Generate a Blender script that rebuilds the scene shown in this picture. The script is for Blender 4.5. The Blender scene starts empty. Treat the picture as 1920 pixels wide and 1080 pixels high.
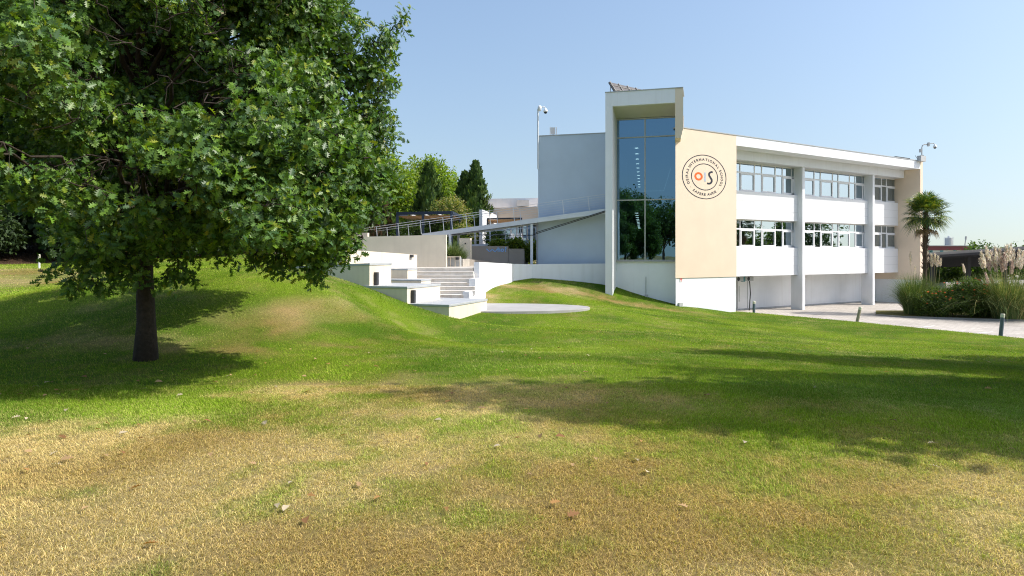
import bpy, math, random
import numpy as np
from mathutils import Vector, Matrix

R = math.radians
C = bpy.context.scene.collection
sc = bpy.context.scene
random.seed(7)
rng = np.random.default_rng(11)

# ------------------------------------------------------------------ camera
CAMZ = 1.6
cam = bpy.data.cameras.new('Camera')
camo = bpy.data.objects.new('Camera', cam)
C.objects.link(camo)
cam.lens = 24.0
cam.sensor_width = 36.0
cam.shift_y = -62 / 1920
cam.clip_start = 0.05
cam.clip_end = 6000
camo.location = (0, 0, CAMZ)
camo.rotation_euler = (R(90), 0, 0)
sc.camera = camo

# ------------------------------------------------------------------ sky, sun, exposure
SUN_EL = 46.0
SH = Vector((0.99, -0.141)).normalized()
ce, se = math.cos(R(SUN_EL)), math.sin(R(SUN_EL))
SUNV = Vector((SH.x * ce, SH.y * ce, se))
w = bpy.data.worlds.new('World')
sc.world = w
w.use_nodes = True
nt = w.node_tree
nt.nodes.clear()
wo = nt.nodes.new('ShaderNodeOutputWorld')
bg = nt.nodes.new('ShaderNodeBackground')
sky = nt.nodes.new('ShaderNodeTexSky')
sky.sky_type = 'NISHITA'
sky.sun_disc = False
sky.sun_elevation = R(SUN_EL)
sky.sun_rotation = math.atan2(SH.x, SH.y)
sky.altitude = 50
sky.air_density = 1.5
sky.dust_density = 2.6
sky.ozone_density = 3.5
bg.inputs['Strength'].default_value = 0.143
tcw = nt.nodes.new('ShaderNodeTexCoord')
mpw = nt.nodes.new('ShaderNodeMapping')          # hazy coast air: the low sky keeps the tone of the sky a little higher up
mpw.inputs['Scale'].default_value = (1, 1, 0.8)
mpw.inputs['Location'].default_value = (0, 0, 0.095)
nt.links.new(tcw.outputs['Generated'], mpw.inputs['Vector'])
nt.links.new(mpw.outputs[0], sky.inputs['Vector'])
tn = nt.nodes.new('ShaderNodeMix')
tn.data_type = 'RGBA'
tn.blend_type = 'MULTIPLY'
tn.inputs['Factor'].default_value = 1.0
tn.inputs[7].default_value = (1.07, 1.03, 1.04, 1)
nt.links.new(sky.outputs[0], tn.inputs[6])
nt.links.new(tn.outputs[2], bg.inputs['Color'])
nt.links.new(bg.outputs[0], wo.inputs['Surface'])
sun = bpy.data.lights.new('Sun', 'SUN')
sun.energy = 3.7
sun.angle = R(0.5)
sun.color = (1.0, 0.95, 0.87)
suno = bpy.data.objects.new('Sun', sun)
C.objects.link(suno)
suno.location = (60, -10, 80)
suno.rotation_euler = SUNV.to_track_quat('Z', 'Y').to_euler()
sc.view_settings.view_transform = 'Standard'
sc.view_settings.look = 'None'
sc.view_settings.exposure = 0.42
sc.view_settings.gamma = 1.0
sc.render.engine = 'CYCLES'
sc.cycles.use_denoising = True
sc.cycles.denoising_input_passes = 'RGB_ALBEDO_NORMAL'
sc.cycles.denoising_prefilter = 'NONE'
sc.cycles.sample_clamp_indirect = 4.0
sc.cycles.filter_width = 1.1
sc.cycles.use_adaptive_sampling = False
w.cycles.sampling_method = 'MANUAL'
w.cycles.sample_map_resolution = 2048
sc.cycles.max_bounces = 8
sc.cycles.transparent_max_bounces = 12
sc.cycles.caustics_reflective = False
sc.cycles.caustics_refractive = False


# ------------------------------------------------------------------ helpers
def P(px, py, D):
    return Vector(((px - 960) * D / 1280, D, CAMZ - (py - 478) * D / 1280))


def PX(px, D):
    return (px - 960) * D / 1280


def PZ(py, D):
    return CAMZ - (py - 478) * D / 1280


class MB:
    def __init__(s):
        s.v = []
        s.f = []
        s.cut = []

    def add(s, vs, fs):
        n = len(s.v)
        s.cut.append((n, len(s.f)))
        s.v += [tuple(p) for p in vs]
        s.f += [tuple(i + n for i in f) for f in fs]

    def prism(s, poly, z0, z1):
        """poly: list of (x, y); z0, z1: number or one per corner."""
        n = len(poly)
        a = sum(poly[i][0] * poly[(i + 1) % n][1] - poly[(i + 1) % n][0] * poly[i][1] for i in range(n))
        if not hasattr(z0, '__len__'):
            z0 = [z0] * n
        if not hasattr(z1, '__len__'):
            z1 = [z1] * n
        idx = list(range(n)) if a > 0 else list(range(n - 1, -1, -1))
        pl = [poly[i] for i in idx]
        b = [z0[i] for i in idx]
        t = [z1[i] for i in idx]
        vs = [(pl[i][0], pl[i][1], b[i]) for i in range(n)] + [(pl[i][0], pl[i][1], t[i]) for i in range(n)]
        fs = [tuple(range(n - 1, -1, -1)), tuple(range(n, 2 * n))]
        for i in range(n):
            j = (i + 1) % n
            fs.append((i, j, n + j, n + i))
        s.add(vs, fs)

    def box(s, x0, x1, y0, y1, z0, z1):
        s.prism([(x0, y0), (x1, y0), (x1, y1), (x0, y1)], z0, z1)

    def fbox(s, fr, s0, s1, e0, e1, z0, z1):
        s.prism([fr.xy(s0, e0), fr.xy(s1, e0), fr.xy(s1, e1), fr.xy(s0, e1)], z0, z1)

    def beam(s, a, b, wd, ht, up=Vector((0, 0, 1))):
        a = Vector(a)
        b = Vector(b)
        d = (b - a).normalized()
        if abs(d.dot(up)) > 0.98:
            up = Vector((0, 1, 0))
        sd = d.cross(up).normalized()
        u = sd.cross(d).normalized()
        vs = []
        for p in (a, b):
            for (i, j) in ((-1, -1), (1, -1), (1, 1), (-1, 1)):
                vs.append(p + sd * (wd / 2 * i) + u * (ht / 2 * j))
        s.add(vs, [(3, 2, 1, 0), (4, 5, 6, 7), (0, 1, 5, 4), (1, 2, 6, 5), (2, 3, 7, 6), (3, 0, 4, 7)])

    def tube(s, pts, rad, n=8, cap=True):
        pts = [Vector(p) for p in pts]
        m = len(pts)
        if not hasattr(rad, '__len__'):
            rad = [rad] * m
        vs = []
        ref = None
        for i, p in enumerate(pts):
            d = (pts[min(i + 1, m - 1)] - pts[max(i - 1, 0)]).normalized()
            if ref is None:
                ref = Vector((1, 0, 0)) if abs(d.x) < 0.8 else Vector((0, 1, 0))
            sd = d.cross(ref).normalized()
            ref = sd.cross(d).normalized()
            for k in range(n):
                a = 2 * math.pi * k / n
                vs.append(p + (sd * math.cos(a) + ref * math.sin(a)) * rad[i])
        fs = []
        for i in range(m - 1):
            for k in range(n):
                k2 = (k + 1) % n
                fs.append((i * n + k, i * n + k2, (i + 1) * n + k2, (i + 1) * n + k))
        if cap:
            fs.append(tuple(range(n - 1, -1, -1)))
            fs.append(tuple((m - 1) * n + k for k in range(n)))
        s.add(vs, fs)

    def lathe(s, prof, c=(0, 0, 0), n=16, ax=None):
        """prof: list of (r, z) from bottom to top."""
        vs = []
        for (r, z) in prof:
            for k in range(n):
                a = 2 * math.pi * k / n
                vs.append((c[0] + r * math.cos(a), c[1] + r * math.sin(a), c[2] + z))
        fs = []
        m = len(prof)
        for i in range(m - 1):
            for k in range(n):
                k2 = (k + 1) % n
                fs.append((i * n + k, i * n + k2, (i + 1) * n + k2, (i + 1) * n + k))
        fs.append(tuple(range(n - 1, -1, -1)))
        fs.append(tuple((m - 1) * n + k for k in range(n)))
        s.add(vs, fs)

    def build_split(s, name, mat, parent=None, smooth=False, bevel=0.0):
        """one object per added piece"""
        out = []
        ends = s.cut[1:] + [(len(s.v), len(s.f))]
        for (v0, f0), (v1, f1) in zip(s.cut, ends):
            m_ = MB()
            m_.add(s.v[v0:v1], [tuple(i - v0 for i in f) for f in s.f[f0:f1]])
            out.append(m_.build(name, mat, parent, smooth, bevel))
        return out

    def build(s, name, mat, parent=None, smooth=False, bevel=0.0):
        me = bpy.data.meshes.new(name)
        me.from_pydata([tuple(p) for p in s.v], [], s.f)
        me.materials.append(mat)
        if smooth:
            me.polygons.foreach_set('use_smooth', [True] * len(me.polygons))
        o = bpy.data.objects.new(name, me)
        C.objects.link(o)
        if parent is not None:
            o.parent = parent
            M = Matrix.Translation(parent_loc(parent))
            me.transform(M.inverted())
        if bevel:
            b = o.modifiers.new('bevel', 'BEVEL')
            b.width = bevel
            b.segments = 2
            b.limit_method = 'ANGLE'
        return o


def parent_loc(o):
    v = Vector((0, 0, 0))
    while o is not None:
        v += o.location
        o = o.parent
    return v


def tag(o, label=None, cat=None, group=None, kind=None):
    if label:
        o['label'] = label
    if cat:
        o['category'] = cat
    if group:
        o['group'] = group
    if kind:
        o['kind'] = kind
    return o


def empty(name, loc, label, cat, group=None):
    o = bpy.data.objects.new(name, None)
    C.objects.link(o)
    o.location = loc
    o.empty_display_size = 0.2
    return tag(o, label, cat, group)


def mesh_np(name, V, loops, starts, mat, parent=None, col=None, smooth=False):
    """V (n,3); loops flat vertex indices; starts loop_start per face; col (n,3) per point."""
    me = bpy.data.meshes.new(name)
    if parent is not None:
        pl = parent_loc(parent)
        V = V - np.array(pl)
    me.vertices.add(len(V))
    me.vertices.foreach_set('co', np.ascontiguousarray(V, dtype=np.float32).ravel())
    me.loops.add(len(loops))
    me.loops.foreach_set('vertex_index', np.ascontiguousarray(loops, dtype=np.int32))
    me.polygons.add(len(starts))
    me.polygons.foreach_set('loop_start', np.ascontiguousarray(starts, dtype=np.int32))
    if smooth:
        me.polygons.foreach_set('use_smooth', np.ones(len(starts), dtype=bool))
    if col is not None:
        a = me.attributes.new('tint', 'FLOAT_COLOR', 'POINT')
        cc = np.ones((len(V), 4), dtype=np.float32)
        cc[:, :3] = col
        a.data.foreach_set('color', cc.ravel())
    me.update(calc_edges=True)
    me.validate()
    me.materials.append(mat)
    o = bpy.data.objects.new(name, me)
    C.objects.link(o)
    if parent is not None:
        o.parent = parent
    return o


class Frame:
    """A wall line on plan: s runs along it, e stands out of it towards the viewer."""
    def __init__(s, ox, oy, dx, dy):
        l = math.hypot(dx, dy)
        s.o = (ox, oy)
        s.d = (dx / l, dy / l)
        s.n = (dy / l, -dx / l)

    def xy(s, a, e):
        return (s.o[0] + s.d[0] * a + s.n[0] * e, s.o[1] + s.d[1] * a + s.n[1] * e)

    def p(s, a, e, z):
        x, y = s.xy(a, e)
        return Vector((x, y, z))

    def sat(s, px, e):
        k = (px - 960) / 1280
        ox, oy = s.xy(0, e)
        return (k * oy - ox) / (s.d[0] - k * s.d[1])

    def zat(s, px, py, e):
        a = s.sat(px, e)
        return PZ(py, s.xy(a, e)[1])


def lattice(seed):
    return np.random.default_rng(seed).random((256, 256))


_L = {}


def vn(x, y, scale, seed):
    """smooth value noise 0..1"""
    if seed not in _L:
        _L[seed] = lattice(seed)
    L = _L[seed]
    x = np.asarray(x, dtype=np.float64) / scale + 1000.3
    y = np.asarray(y, dtype=np.float64) / scale + 1000.7
    ix = np.floor(x).astype(int)
    iy = np.floor(y).astype(int)
    fx = x - ix
    fy = y - iy
    fx = fx * fx * (3 - 2 * fx)
    fy = fy * fy * (3 - 2 * fy)
    a = L[ix & 255, iy & 255]
    b = L[(ix + 1) & 255, iy & 255]
    c = L[ix & 255, (iy + 1) & 255]
    d = L[(ix + 1) & 255, (iy + 1) & 255]
    return (a * (1 - fx) + b * fx) * (1 - fy) + (c * (1 - fx) + d * fx) * fy


def fbm(x, y, scale, seed):
    return (vn(x, y, scale, seed) * 4 + vn(x, y, scale / 2.1, seed + 1) * 2 + vn(x, y, scale / 4.3, seed + 2)) / 7


# ------------------------------------------------------------------ materials
def new_mat(name):
    m = bpy.data.materials.new(name)
    m.use_nodes = True
    n = m.node_tree
    b = n.nodes['Principled BSDF']
    return m, n, b


def surf(name, col, rough=0.75, var=0.08, scale=1.5, bump=0.15, bscale=60, metal=0.0, spec=0.4, streak=0.0, dirt=None):
    m, n, b = new_mat(name)
    tc = n.nodes.new('ShaderNodeTexCoord')
    no = n.nodes.new('ShaderNodeTexNoise')
    no.inputs['Scale'].default_value = scale
    no.inputs['Detail'].default_value = 6
    no.inputs['Roughness'].default_value = 0.6
    n.links.new(tc.outputs['Object'], no.inputs['Vector'])
    mr = n.nodes.new('ShaderNodeMapRange')
    mr.inputs['From Min'].default_value = 0.3
    mr.inputs['From Max'].default_value = 0.7
    mr.inputs['To Min'].default_value = 1 - var
    mr.inputs['To Max'].default_value = 1 + var * 0.4
    n.links.new(no.outputs['Fac'], mr.inputs['Value'])
    mx = n.nodes.new('ShaderNodeMix')
    mx.data_type = 'RGBA'
    mx.blend_type = 'MULTIPLY'
    mx.inputs['Factor'].default_value = 1
    mx.inputs[6].default_value = (*col, 1)
    n.links.new(mr.outputs[0], mx.inputs[7])
    out = mx.outputs[2]
    if streak or dirt:
        mp = n.nodes.new('ShaderNodeMapping')
        mp.inputs['Scale'].default_value = (2.2, 2.2, 0.12)
        n.links.new(tc.outputs['Object'], mp.inputs['Vector'])
        n2 = n.nodes.new('ShaderNodeTexNoise')
        n2.inputs['Scale'].default_value = 1.6
        n2.inputs['Detail'].default_value = 5
        n.links.new(mp.outputs[0], n2.inputs['Vector'])
        r2 = n.nodes.new('ShaderNodeMapRange')
        r2.inputs['From Min'].default_value = 0.52
        r2.inputs['From Max'].default_value = 0.8
        r2.inputs['To Min'].default_value = 0
        r2.inputs['To Max'].default_value = streak
        n.links.new(n2.outputs['Fac'], r2.inputs['Value'])
        m2 = n.nodes.new('ShaderNodeMix')
        m2.data_type = 'RGBA'
        n.links.new(r2.outputs[0], m2.inputs['Factor'])
        n.links.new(out, m2.inputs[6])
        dc = dirt or tuple(c * 0.55 for c in col)
        m2.inputs[7].default_value = (*dc, 1)
        out = m2.outputs[2]
    n.links.new(out, b.inputs['Base Color'])
    b.inputs['Roughness'].default_value = rough
    b.inputs['Metallic'].default_value = metal
    b.inputs['Specular IOR Level'].default_value = spec
    if bump:
        n3 = n.nodes.new('ShaderNodeTexNoise')
        n3.inputs['Scale'].default_value = bscale
        n3.inputs['Detail'].default_value = 3
        n.links.new(tc.outputs['Object'], n3.inputs['Vector'])
        bp = n.nodes.new('ShaderNodeBump')
        bp.inputs['Strength'].default_value = bump
        bp.inputs['Distance'].default_value = 0.02
        n.links.new(n3.outputs['Fac'], bp.inputs['Height'])
        n.links.new(bp.outputs[0], b.inputs['Normal'])
    return m


def leafmat(name, trans=0.35, rough=0.45, spec=0.5, tt=(1.5, 1.6, 0.55)):
    m, n, b = new_mat(name)
    at = n.nodes.new('ShaderNodeAttribute')
    at.attribute_name = 'tint'
    n.links.new(at.outputs['Color'], b.inputs['Base Color'])
    b.inputs['Roughness'].default_value = rough
    b.inputs['Specular IOR Level'].default_value = spec
    tr = n.nodes.new('ShaderNodeBsdfTranslucent')
    hs = n.nodes.new('ShaderNodeMix')
    hs.data_type = 'RGBA'
    hs.blend_type = 'MULTIPLY'
    hs.inputs['Factor'].default_value = 1
    n.links.new(at.outputs['Color'], hs.inputs[6])
    hs.inputs[7].default_value = (*tt, 1)
    n.links.new(hs.outputs[2], tr.inputs['Color'])
    ms = n.nodes.new('ShaderNodeMixShader')
    ms.inputs['Fac'].default_value = trans
    n.links.new(b.outputs[0], ms.inputs[1])
    n.links.new(tr.outputs[0], ms.inputs[2])
    n.links.new(ms.outputs[0], n.nodes['Material Output'].inputs['Surface'])
    return m


def glass(name, tint, refl, fac, wobble=0.004):
    m, n, b = new_mat(name)
    n.nodes.remove(b)
    gl = n.nodes.new('ShaderNodeBsdfGlossy')
    gl.inputs['Roughness'].default_value = 0.0
    gl.inputs['Color'].default_value = (*refl, 1)
    tr = n.nodes.new('ShaderNodeBsdfTransparent')
    tr.inputs['Color'].default_value = (*tint, 1)
    lw = n.nodes.new('ShaderNodeLayerWeight')
    lw.inputs['Blend'].default_value = 0.25
    mr = n.nodes.new('ShaderNodeMapRange')
    mr.inputs['To Min'].default_value = fac
    mr.inputs['To Max'].default_value = 1.0
    n.links.new(lw.outputs['Fresnel'], mr.inputs['Value'])
    ms = n.nodes.new('ShaderNodeMixShader')
    n.links.new(mr.outputs[0], ms.inputs['Fac'])
    n.links.new(tr.outputs[0], ms.inputs[1])
    n.links.new(gl.outputs[0], ms.inputs[2])
    tc = n.nodes.new('ShaderNodeTexCoord')
    no = n.nodes.new('ShaderNodeTexNoise')
    no.inputs['Scale'].default_value = 0.7
    n.links.new(tc.outputs['Object'], no.inputs['Vector'])
    bp = n.nodes.new('ShaderNodeBump')
    bp.inputs['Strength'].default_value = 1.0
    bp.inputs['Distance'].default_value = wobble
    n.links.new(no.outputs['Fac'], bp.inputs['Height'])
    n.links.new(bp.outputs[0], gl.inputs['Normal'])
    n.links.new(ms.outputs[0], n.nodes['Material Output'].inputs['Surface'])
    return m


def panel_mat(name, fr, z_lines, s_step, col):
    """White cladding boards: fine dark joints drawn by object position (the board layout of the real cladding)."""
    m = surf(name, col, 0.5, 0.03, 0.8, 0.05, 40)
    return m


M = {}
M['white'] = surf('white_render', (0.80, 0.82, 0.845), 0.8, 0.05, 0.9, 0.06, 30, streak=0.28, dirt=(0.60, 0.60, 0.58))
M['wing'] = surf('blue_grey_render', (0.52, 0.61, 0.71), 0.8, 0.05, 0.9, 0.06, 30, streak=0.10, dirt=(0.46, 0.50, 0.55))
M['white_panel'] = surf('white_cladding', (0.80, 0.805, 0.81), 0.45, 0.03, 0.7, 0.04, 30)
M['joint'] = surf('cladding_joint', (0.50, 0.51, 0.52), 0.8, 0.05, 3, 0)
M['cream'] = surf('cream_render', (0.76, 0.625, 0.485), 0.85, 0.05, 0.8, 0.06, 30, streak=0.10, dirt=(0.66, 0.55, 0.41))
M['cream_wall'] = surf('pale_cream_render', (0.74, 0.66, 0.53), 0.85, 0.08, 1.2, 0.1, 30, streak=0.35, dirt=(0.50, 0.43, 0.33))
M['coping'] = surf('grey_stone_coping', (0.42, 0.44, 0.45), 0.7, 0.16, 2.5, 0.2, 60)
M['stage'] = surf('pale_grey_concrete', (0.40, 0.39, 0.375), 0.8, 0.14, 1.5, 0.2, 40)
M['step'] = surf('pale_stone_step', (0.68, 0.645, 0.59), 0.8, 0.14, 2.2, 0.2, 50, streak=0.4, dirt=(0.42, 0.30, 0.2))
M['plaza'] = surf('plaza_paving', (0.5, 0.46, 0.4), 0.85, 0.15, 2, 0.2, 50)
M['grey_wall'] = surf('taupe_render', (0.33, 0.29, 0.245), 0.85, 0.08, 1.2, 0.2, 60)
M['steel'] = surf('pale_painted_steel', (0.66, 0.70, 0.74), 0.45, 0.06, 2, 0.0)
M['inox'] = surf('brushed_steel', (0.66, 0.67, 0.68), 0.35, 0.06, 6, 0.0, metal=0.15)
M['dark'] = surf('dark_metal', (0.03, 0.032, 0.037), 0.45, 0.1, 5, 0.0)
M['navy'] = surf('navy_painted_steel', (0.028, 0.045, 0.075), 0.45, 0.1, 5, 0.0)
M['wood'] = surf('pergola_wood', (0.46, 0.26, 0.11), 0.7, 0.2, 6, 0.2, 30)
M['frame'] = surf('white_window_frame', (0.78, 0.785, 0.79), 0.4, 0.03, 2, 0.0)
M['alu'] = surf('champagne_aluminium', (0.42, 0.42, 0.39), 0.4, 0.05, 2, 0.0)
M['soffit'] = surf('beige_soffit', (0.60, 0.585, 0.60), 0.85, 0.05, 1, 0.1, 60)
M['fin'] = surf('warm_beige_render', (0.74, 0.63, 0.49), 0.85, 0.05, 1, 0.06, 30)
M['greyplastic'] = surf('grey_plastic', (0.45, 0.46, 0.46), 0.5, 0.08, 5, 0.0)
M['bollard'] = surf('blue_grey_bollard', (0.11, 0.15, 0.19), 0.5, 0.12, 6, 0.05, 60)
M['bollard_tan'] = surf('weathered_tan_bollard', (0.35, 0.31, 0.22), 0.6, 0.15, 6, 0.05, 60)
M['bollard_cap'] = surf('pale_bollard_cap', (0.66, 0.65, 0.52), 0.5, 0.08, 6, 0.0)
M['orange'] = surf('orange_paint', (0.95, 0.13, 0.012), 0.6, 0.02, 2, 0.0)
M['ink'] = surf('navy_paint', (0.012, 0.018, 0.035), 0.6, 0.02, 2, 0.0)
M['greyink'] = surf('grey_paint', (0.42, 0.46, 0.54), 0.6, 0.02, 2, 0.0)
M['blueink'] = surf('light_blue_paint', (0.24, 0.46, 0.80), 0.6, 0.02, 2, 0.0)
M['red'] = surf('red_sign', (0.65, 0.06, 0.05), 0.5, 0.05, 5, 0.0)
M['bark'] = surf('oak_bark', (0.048, 0.036, 0.027), 0.95, 0.5, 14, 1.0, 26)
M['bark2'] = surf('grey_brown_bark', (0.14, 0.11, 0.08), 0.95, 0.4, 10, 0.6, 20)
M['palmbark'] = surf('palm_trunk_fibre', (0.10, 0.07, 0.045), 0.95, 0.5, 18, 1.0, 40)
M['maroon'] = surf('maroon_cladding', (0.20, 0.055, 0.06), 0.7, 0.1, 0.5, 0.0)
M['concrete'] = surf('weathered_concrete', (0.30, 0.29, 0.27), 0.9, 0.2, 0.6, 0.2, 10)
M['farwall'] = surf('far_pale_wall', (0.62, 0.60, 0.54), 0.85, 0.06, 0.3, 0.0)
M['teal'] = surf('teal_panel', (0.08, 0.25, 0.27), 0.5, 0.1, 4, 0.0)
M['solar'] = surf('solar_panel_back', (0.11, 0.10, 0.095), 0.5, 0.15, 4, 0.0)
M['interior'] = surf('interior_wall', (0.42, 0.43, 0.42), 0.9, 0.05, 1, 0.0)
M['blind'] = surf('grey_roller_blind', (0.30, 0.31, 0.32), 0.8, 0.03, 1, 0.0)
M['leaf'] = leafmat('oak_leaf', 0.24, 0.42, 0.42)
M['leaf2'] = leafmat('bright_leaf', 0.38, 0.5, 0.4)
M['needle'] = leafmat('dark_conifer', 0.12, 0.6, 0.3)
M['grass'] = leafmat('lawn_blade', 0.18, 0.65, 0.12)
M['palm'] = leafmat('palm_leaf', 0.25, 0.4, 0.5)
M['plume'] = leafmat('pampas_plume', 0.6, 0.8, 0.1, (1, 0.97, 0.92))
M['glass'] = glass('tinted_tower_glass', (0.18, 0.30, 0.34), (0.255, 0.44, 0.60), 0.50, 0.004)
M['wglass'] = glass('window_glass', (0.42, 0.50, 0.54), (0.66, 0.80, 0.92), 0.52, 0.002)

m, n, b = new_mat('ceiling_lamp')
b.inputs['Emission Color'].default_value = (1, 0.97, 0.9, 1)
b.inputs['Emission Strength'].default_value = 3.5
M['lamp'] = m

# pavers: brick pattern in world metres
m, n, b = new_mat('yard_pavers')
tc = n.nodes.new('ShaderNodeTexCoord')
mp = n.nodes.new('ShaderNodeMapping')
mp.inputs['Rotation'].default_value = (0, 0, R(-32))
n.links.new(tc.outputs['Object'], mp.inputs['Vector'])
br = n.nodes.new('ShaderNodeTexBrick')
br.inputs['Color1'].default_value = (0.45, 0.415, 0.37, 1)
br.inputs['Color2'].default_value = (0.545, 0.505, 0.45, 1)
br.inputs['Mortar'].default_value = (0.27, 0.235, 0.20, 1)
br.inputs['Scale'].default_value = 1.0
br.inputs['Brick Width'].default_value = 0.42
br.inputs['Row Height'].default_value = 0.21
br.inputs['Mortar Size'].default_value = 0.018
n.links.new(mp.outputs[0], br.inputs['Vector'])
no = n.nodes.new('ShaderNodeTexNoise')
no.inputs['Scale'].default_value = 0.35
no.inputs['Detail'].default_value = 6
n.links.new(tc.outputs['Object'], no.inputs['Vector'])
mr = n.nodes.new('ShaderNodeMapRange')
mr.inputs['From Min'].default_value = 0.3
mr.inputs['From Max'].default_value = 0.7
mr.inputs['To Min'].default_value = 0.8
mr.inputs['To Max'].default_value = 1.15
n.links.new(no.outputs['Fac'], mr.inputs['Value'])
mx = n.nodes.new('ShaderNodeMix')
mx.data_type = 'RGBA'
mx.blend_type = 'MULTIPLY'
mx.inputs['Factor'].default_value = 1
n.links.new(br.outputs['Color'], mx.inputs[6])
n.links.new(mr.outputs[0], mx.inputs[7])
n.links.new(mx.outputs[2], b.inputs['Base Color'])
b.inputs['Roughness'].default_value = 0.9
M['pavers'] = m

# lawn soil and thatch: tint attribute times fine noise
m, n, b = new_mat('lawn_ground')
at = n.nodes.new('ShaderNodeAttribute')
at.attribute_name = 'tint'
tc = n.nodes.new('ShaderNodeTexCoord')
no = n.nodes.new('ShaderNodeTexNoise')
no.inputs['Scale'].default_value = 22
no.inputs['Detail'].default_value = 8
no.inputs['Roughness'].default_value = 0.75
n.links.new(tc.outputs['Object'], no.inputs['Vector'])
mr = n.nodes.new('ShaderNodeMapRange')
mr.inputs['From Min'].default_value = 0.3
mr.inputs['From Max'].default_value = 0.7
mr.inputs['To Min'].default_value = 0.55
mr.inputs['To Max'].default_value = 1.25
n.links.new(no.outputs['Fac'], mr.inputs['Value'])
mx = n.nodes.new('ShaderNodeMix')
mx.data_type = 'RGBA'
mx.blend_type = 'MULTIPLY'
mx.inputs['Factor'].default_value = 1
n.links.new(at.outputs['Color'], mx.inputs[6])
n.links.new(mr.outputs[0], mx.inputs[7])
n.links.new(mx.outputs[2], b.inputs['Base Color'])
b.inputs['Roughness'].default_value = 1.0
b.inputs['Specular IOR Level'].default_value = 0.1
bp = n.nodes.new('ShaderNodeBump')
bp.inputs['Strength'].default_value = 0.8
bp.inputs['Distance'].default_value = 0.04
n.links.new(no.outputs['Fac'], bp.inputs['Height'])
n.links.new(bp.outputs[0], b.inputs['Normal'])
M['ground'] = m

# ------------------------------------------------------------------ terrain
PAVE = -2.3
ctrl = []
for X in (-9, -4.5, 0, 4.5, 8):
    for Y in (-14, -6, 0, 4, 7):
        ctrl.append((X, Y, 0.0 if X < 6 else -0.05))
for (px, py, D) in [(270, 675, 10.4), (0, 620, 12.4), (0, 560, 16), (0, 497, 28), (150, 535, 15.5), (420, 480, 35), (470, 474, 36),
                    (300, 490, 31), (300, 542, 15), (470, 519, 15.6), (430, 608, 12.7), (440, 560, 13.6), (560, 530, 15.6), (625, 552, 15.4), (500, 640, 12.2), (560, 588, 13.9), (560, 648, 12.0), (640, 642, 12.9), (700, 550, 18.2), (770, 625, 17.5), (460, 500, 23), (300, 515, 21), (515, 516, 27.5), (600, 524, 26.3), (692, 541, 25.9),
                    (763, 572, 25.3), (842, 603, 24.9), (640, 600, 14.6), (700, 650, 12.5), (842, 640, 16), (960, 588, 27.8),
                    (960, 620, 19.5), (960, 660, 13), (1107, 581, 29.6), (1030, 572, 32.3), (1010, 555, 33.6), (935, 562, 33), (892, 559, 32.4), (962, 529, 40.4),
                    (998, 522.5, 41.0), (1137, 533, 41.4), (1152, 557, 39.8), (1266, 577, 39.2), (1380, 587, 42.8), (1413, 591, 44.2),
                    (1610, 608, 38.4), (1920, 640, 30.8), (1300, 620, 26), (1300, 650, 17), (1300, 700, 9.6), (1600, 640, 26),
                    (1600, 670, 16.5), (1600, 700, 11.5), (1900, 660, 21.5), (1900, 700, 13), (1900, 760, 7.8), (1100, 620, 20.5),
                    (1200, 600, 28)]:
    v = P(px, py, D)
    ctrl.append((v.x, v.y, v.z))
ctrl += [(32, 20, -2.4), (40, 5, -2.4), (20, 4, -1.2), (15, -10, -0.6), (30, -12, -1.6), (-30, 30, 2.2), (-20, 42, 2.4), (-10, 46, 1.5), (-3, 40, 0.6),
         (-4, 35, 0.3), (-40, 10, 0.6), (-18, 5, 0.15), (-14, -8, 0.0), (-45, 45, 3.5), (-30, 60, 3.6), (-5, 60, 1.6), (8, 55, 0.0), (20, 60, -2.4),
         (40, 45, -2.4), (-16, 18, 0.35), (-22, 24, 1.2), (3, 46, 0.3)]
ctrl = np.array(ctrl)


def tps_k(r2):
    return 0.5 * r2 * np.log(r2 + 1e-9)


_n = len(ctrl)
_d = ((ctrl[:, None, :2] - ctrl[None, :, :2]) ** 2).sum(-1)
A_ = np.zeros((_n + 3, _n + 3))
A_[:_n, :_n] = tps_k(_d) + np.eye(_n) * 0.6
A_[:_n, _n] = 1
A_[:_n, _n + 1:] = ctrl[:, :2]
A_[_n, :_n] = 1
A_[_n + 1:, :_n] = ctrl[:, :2].T
W_ = np.linalg.solve(A_, np.concatenate([ctrl[:, 2], [0, 0, 0]]))
EA = np.array([15.6, 44.2])
EB = np.array([23.1, 30.8])
_ed = (EB - EA) / np.linalg.norm(EB - EA)
_en = np.array([-_ed[1], _ed[0]])      # points to the yard


def edge_s(x, y):
    t = ((x - EA[0]) * _ed[0] + (y - EA[1]) * _ed[1])
    bow = 0.55 * np.clip(1 - ((t - 7.7) / 9.5) ** 2, 0, 1)
    return (x - EA[0]) * _en[0] + (y - EA[1]) * _en[1] - bow * 1.0


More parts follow.
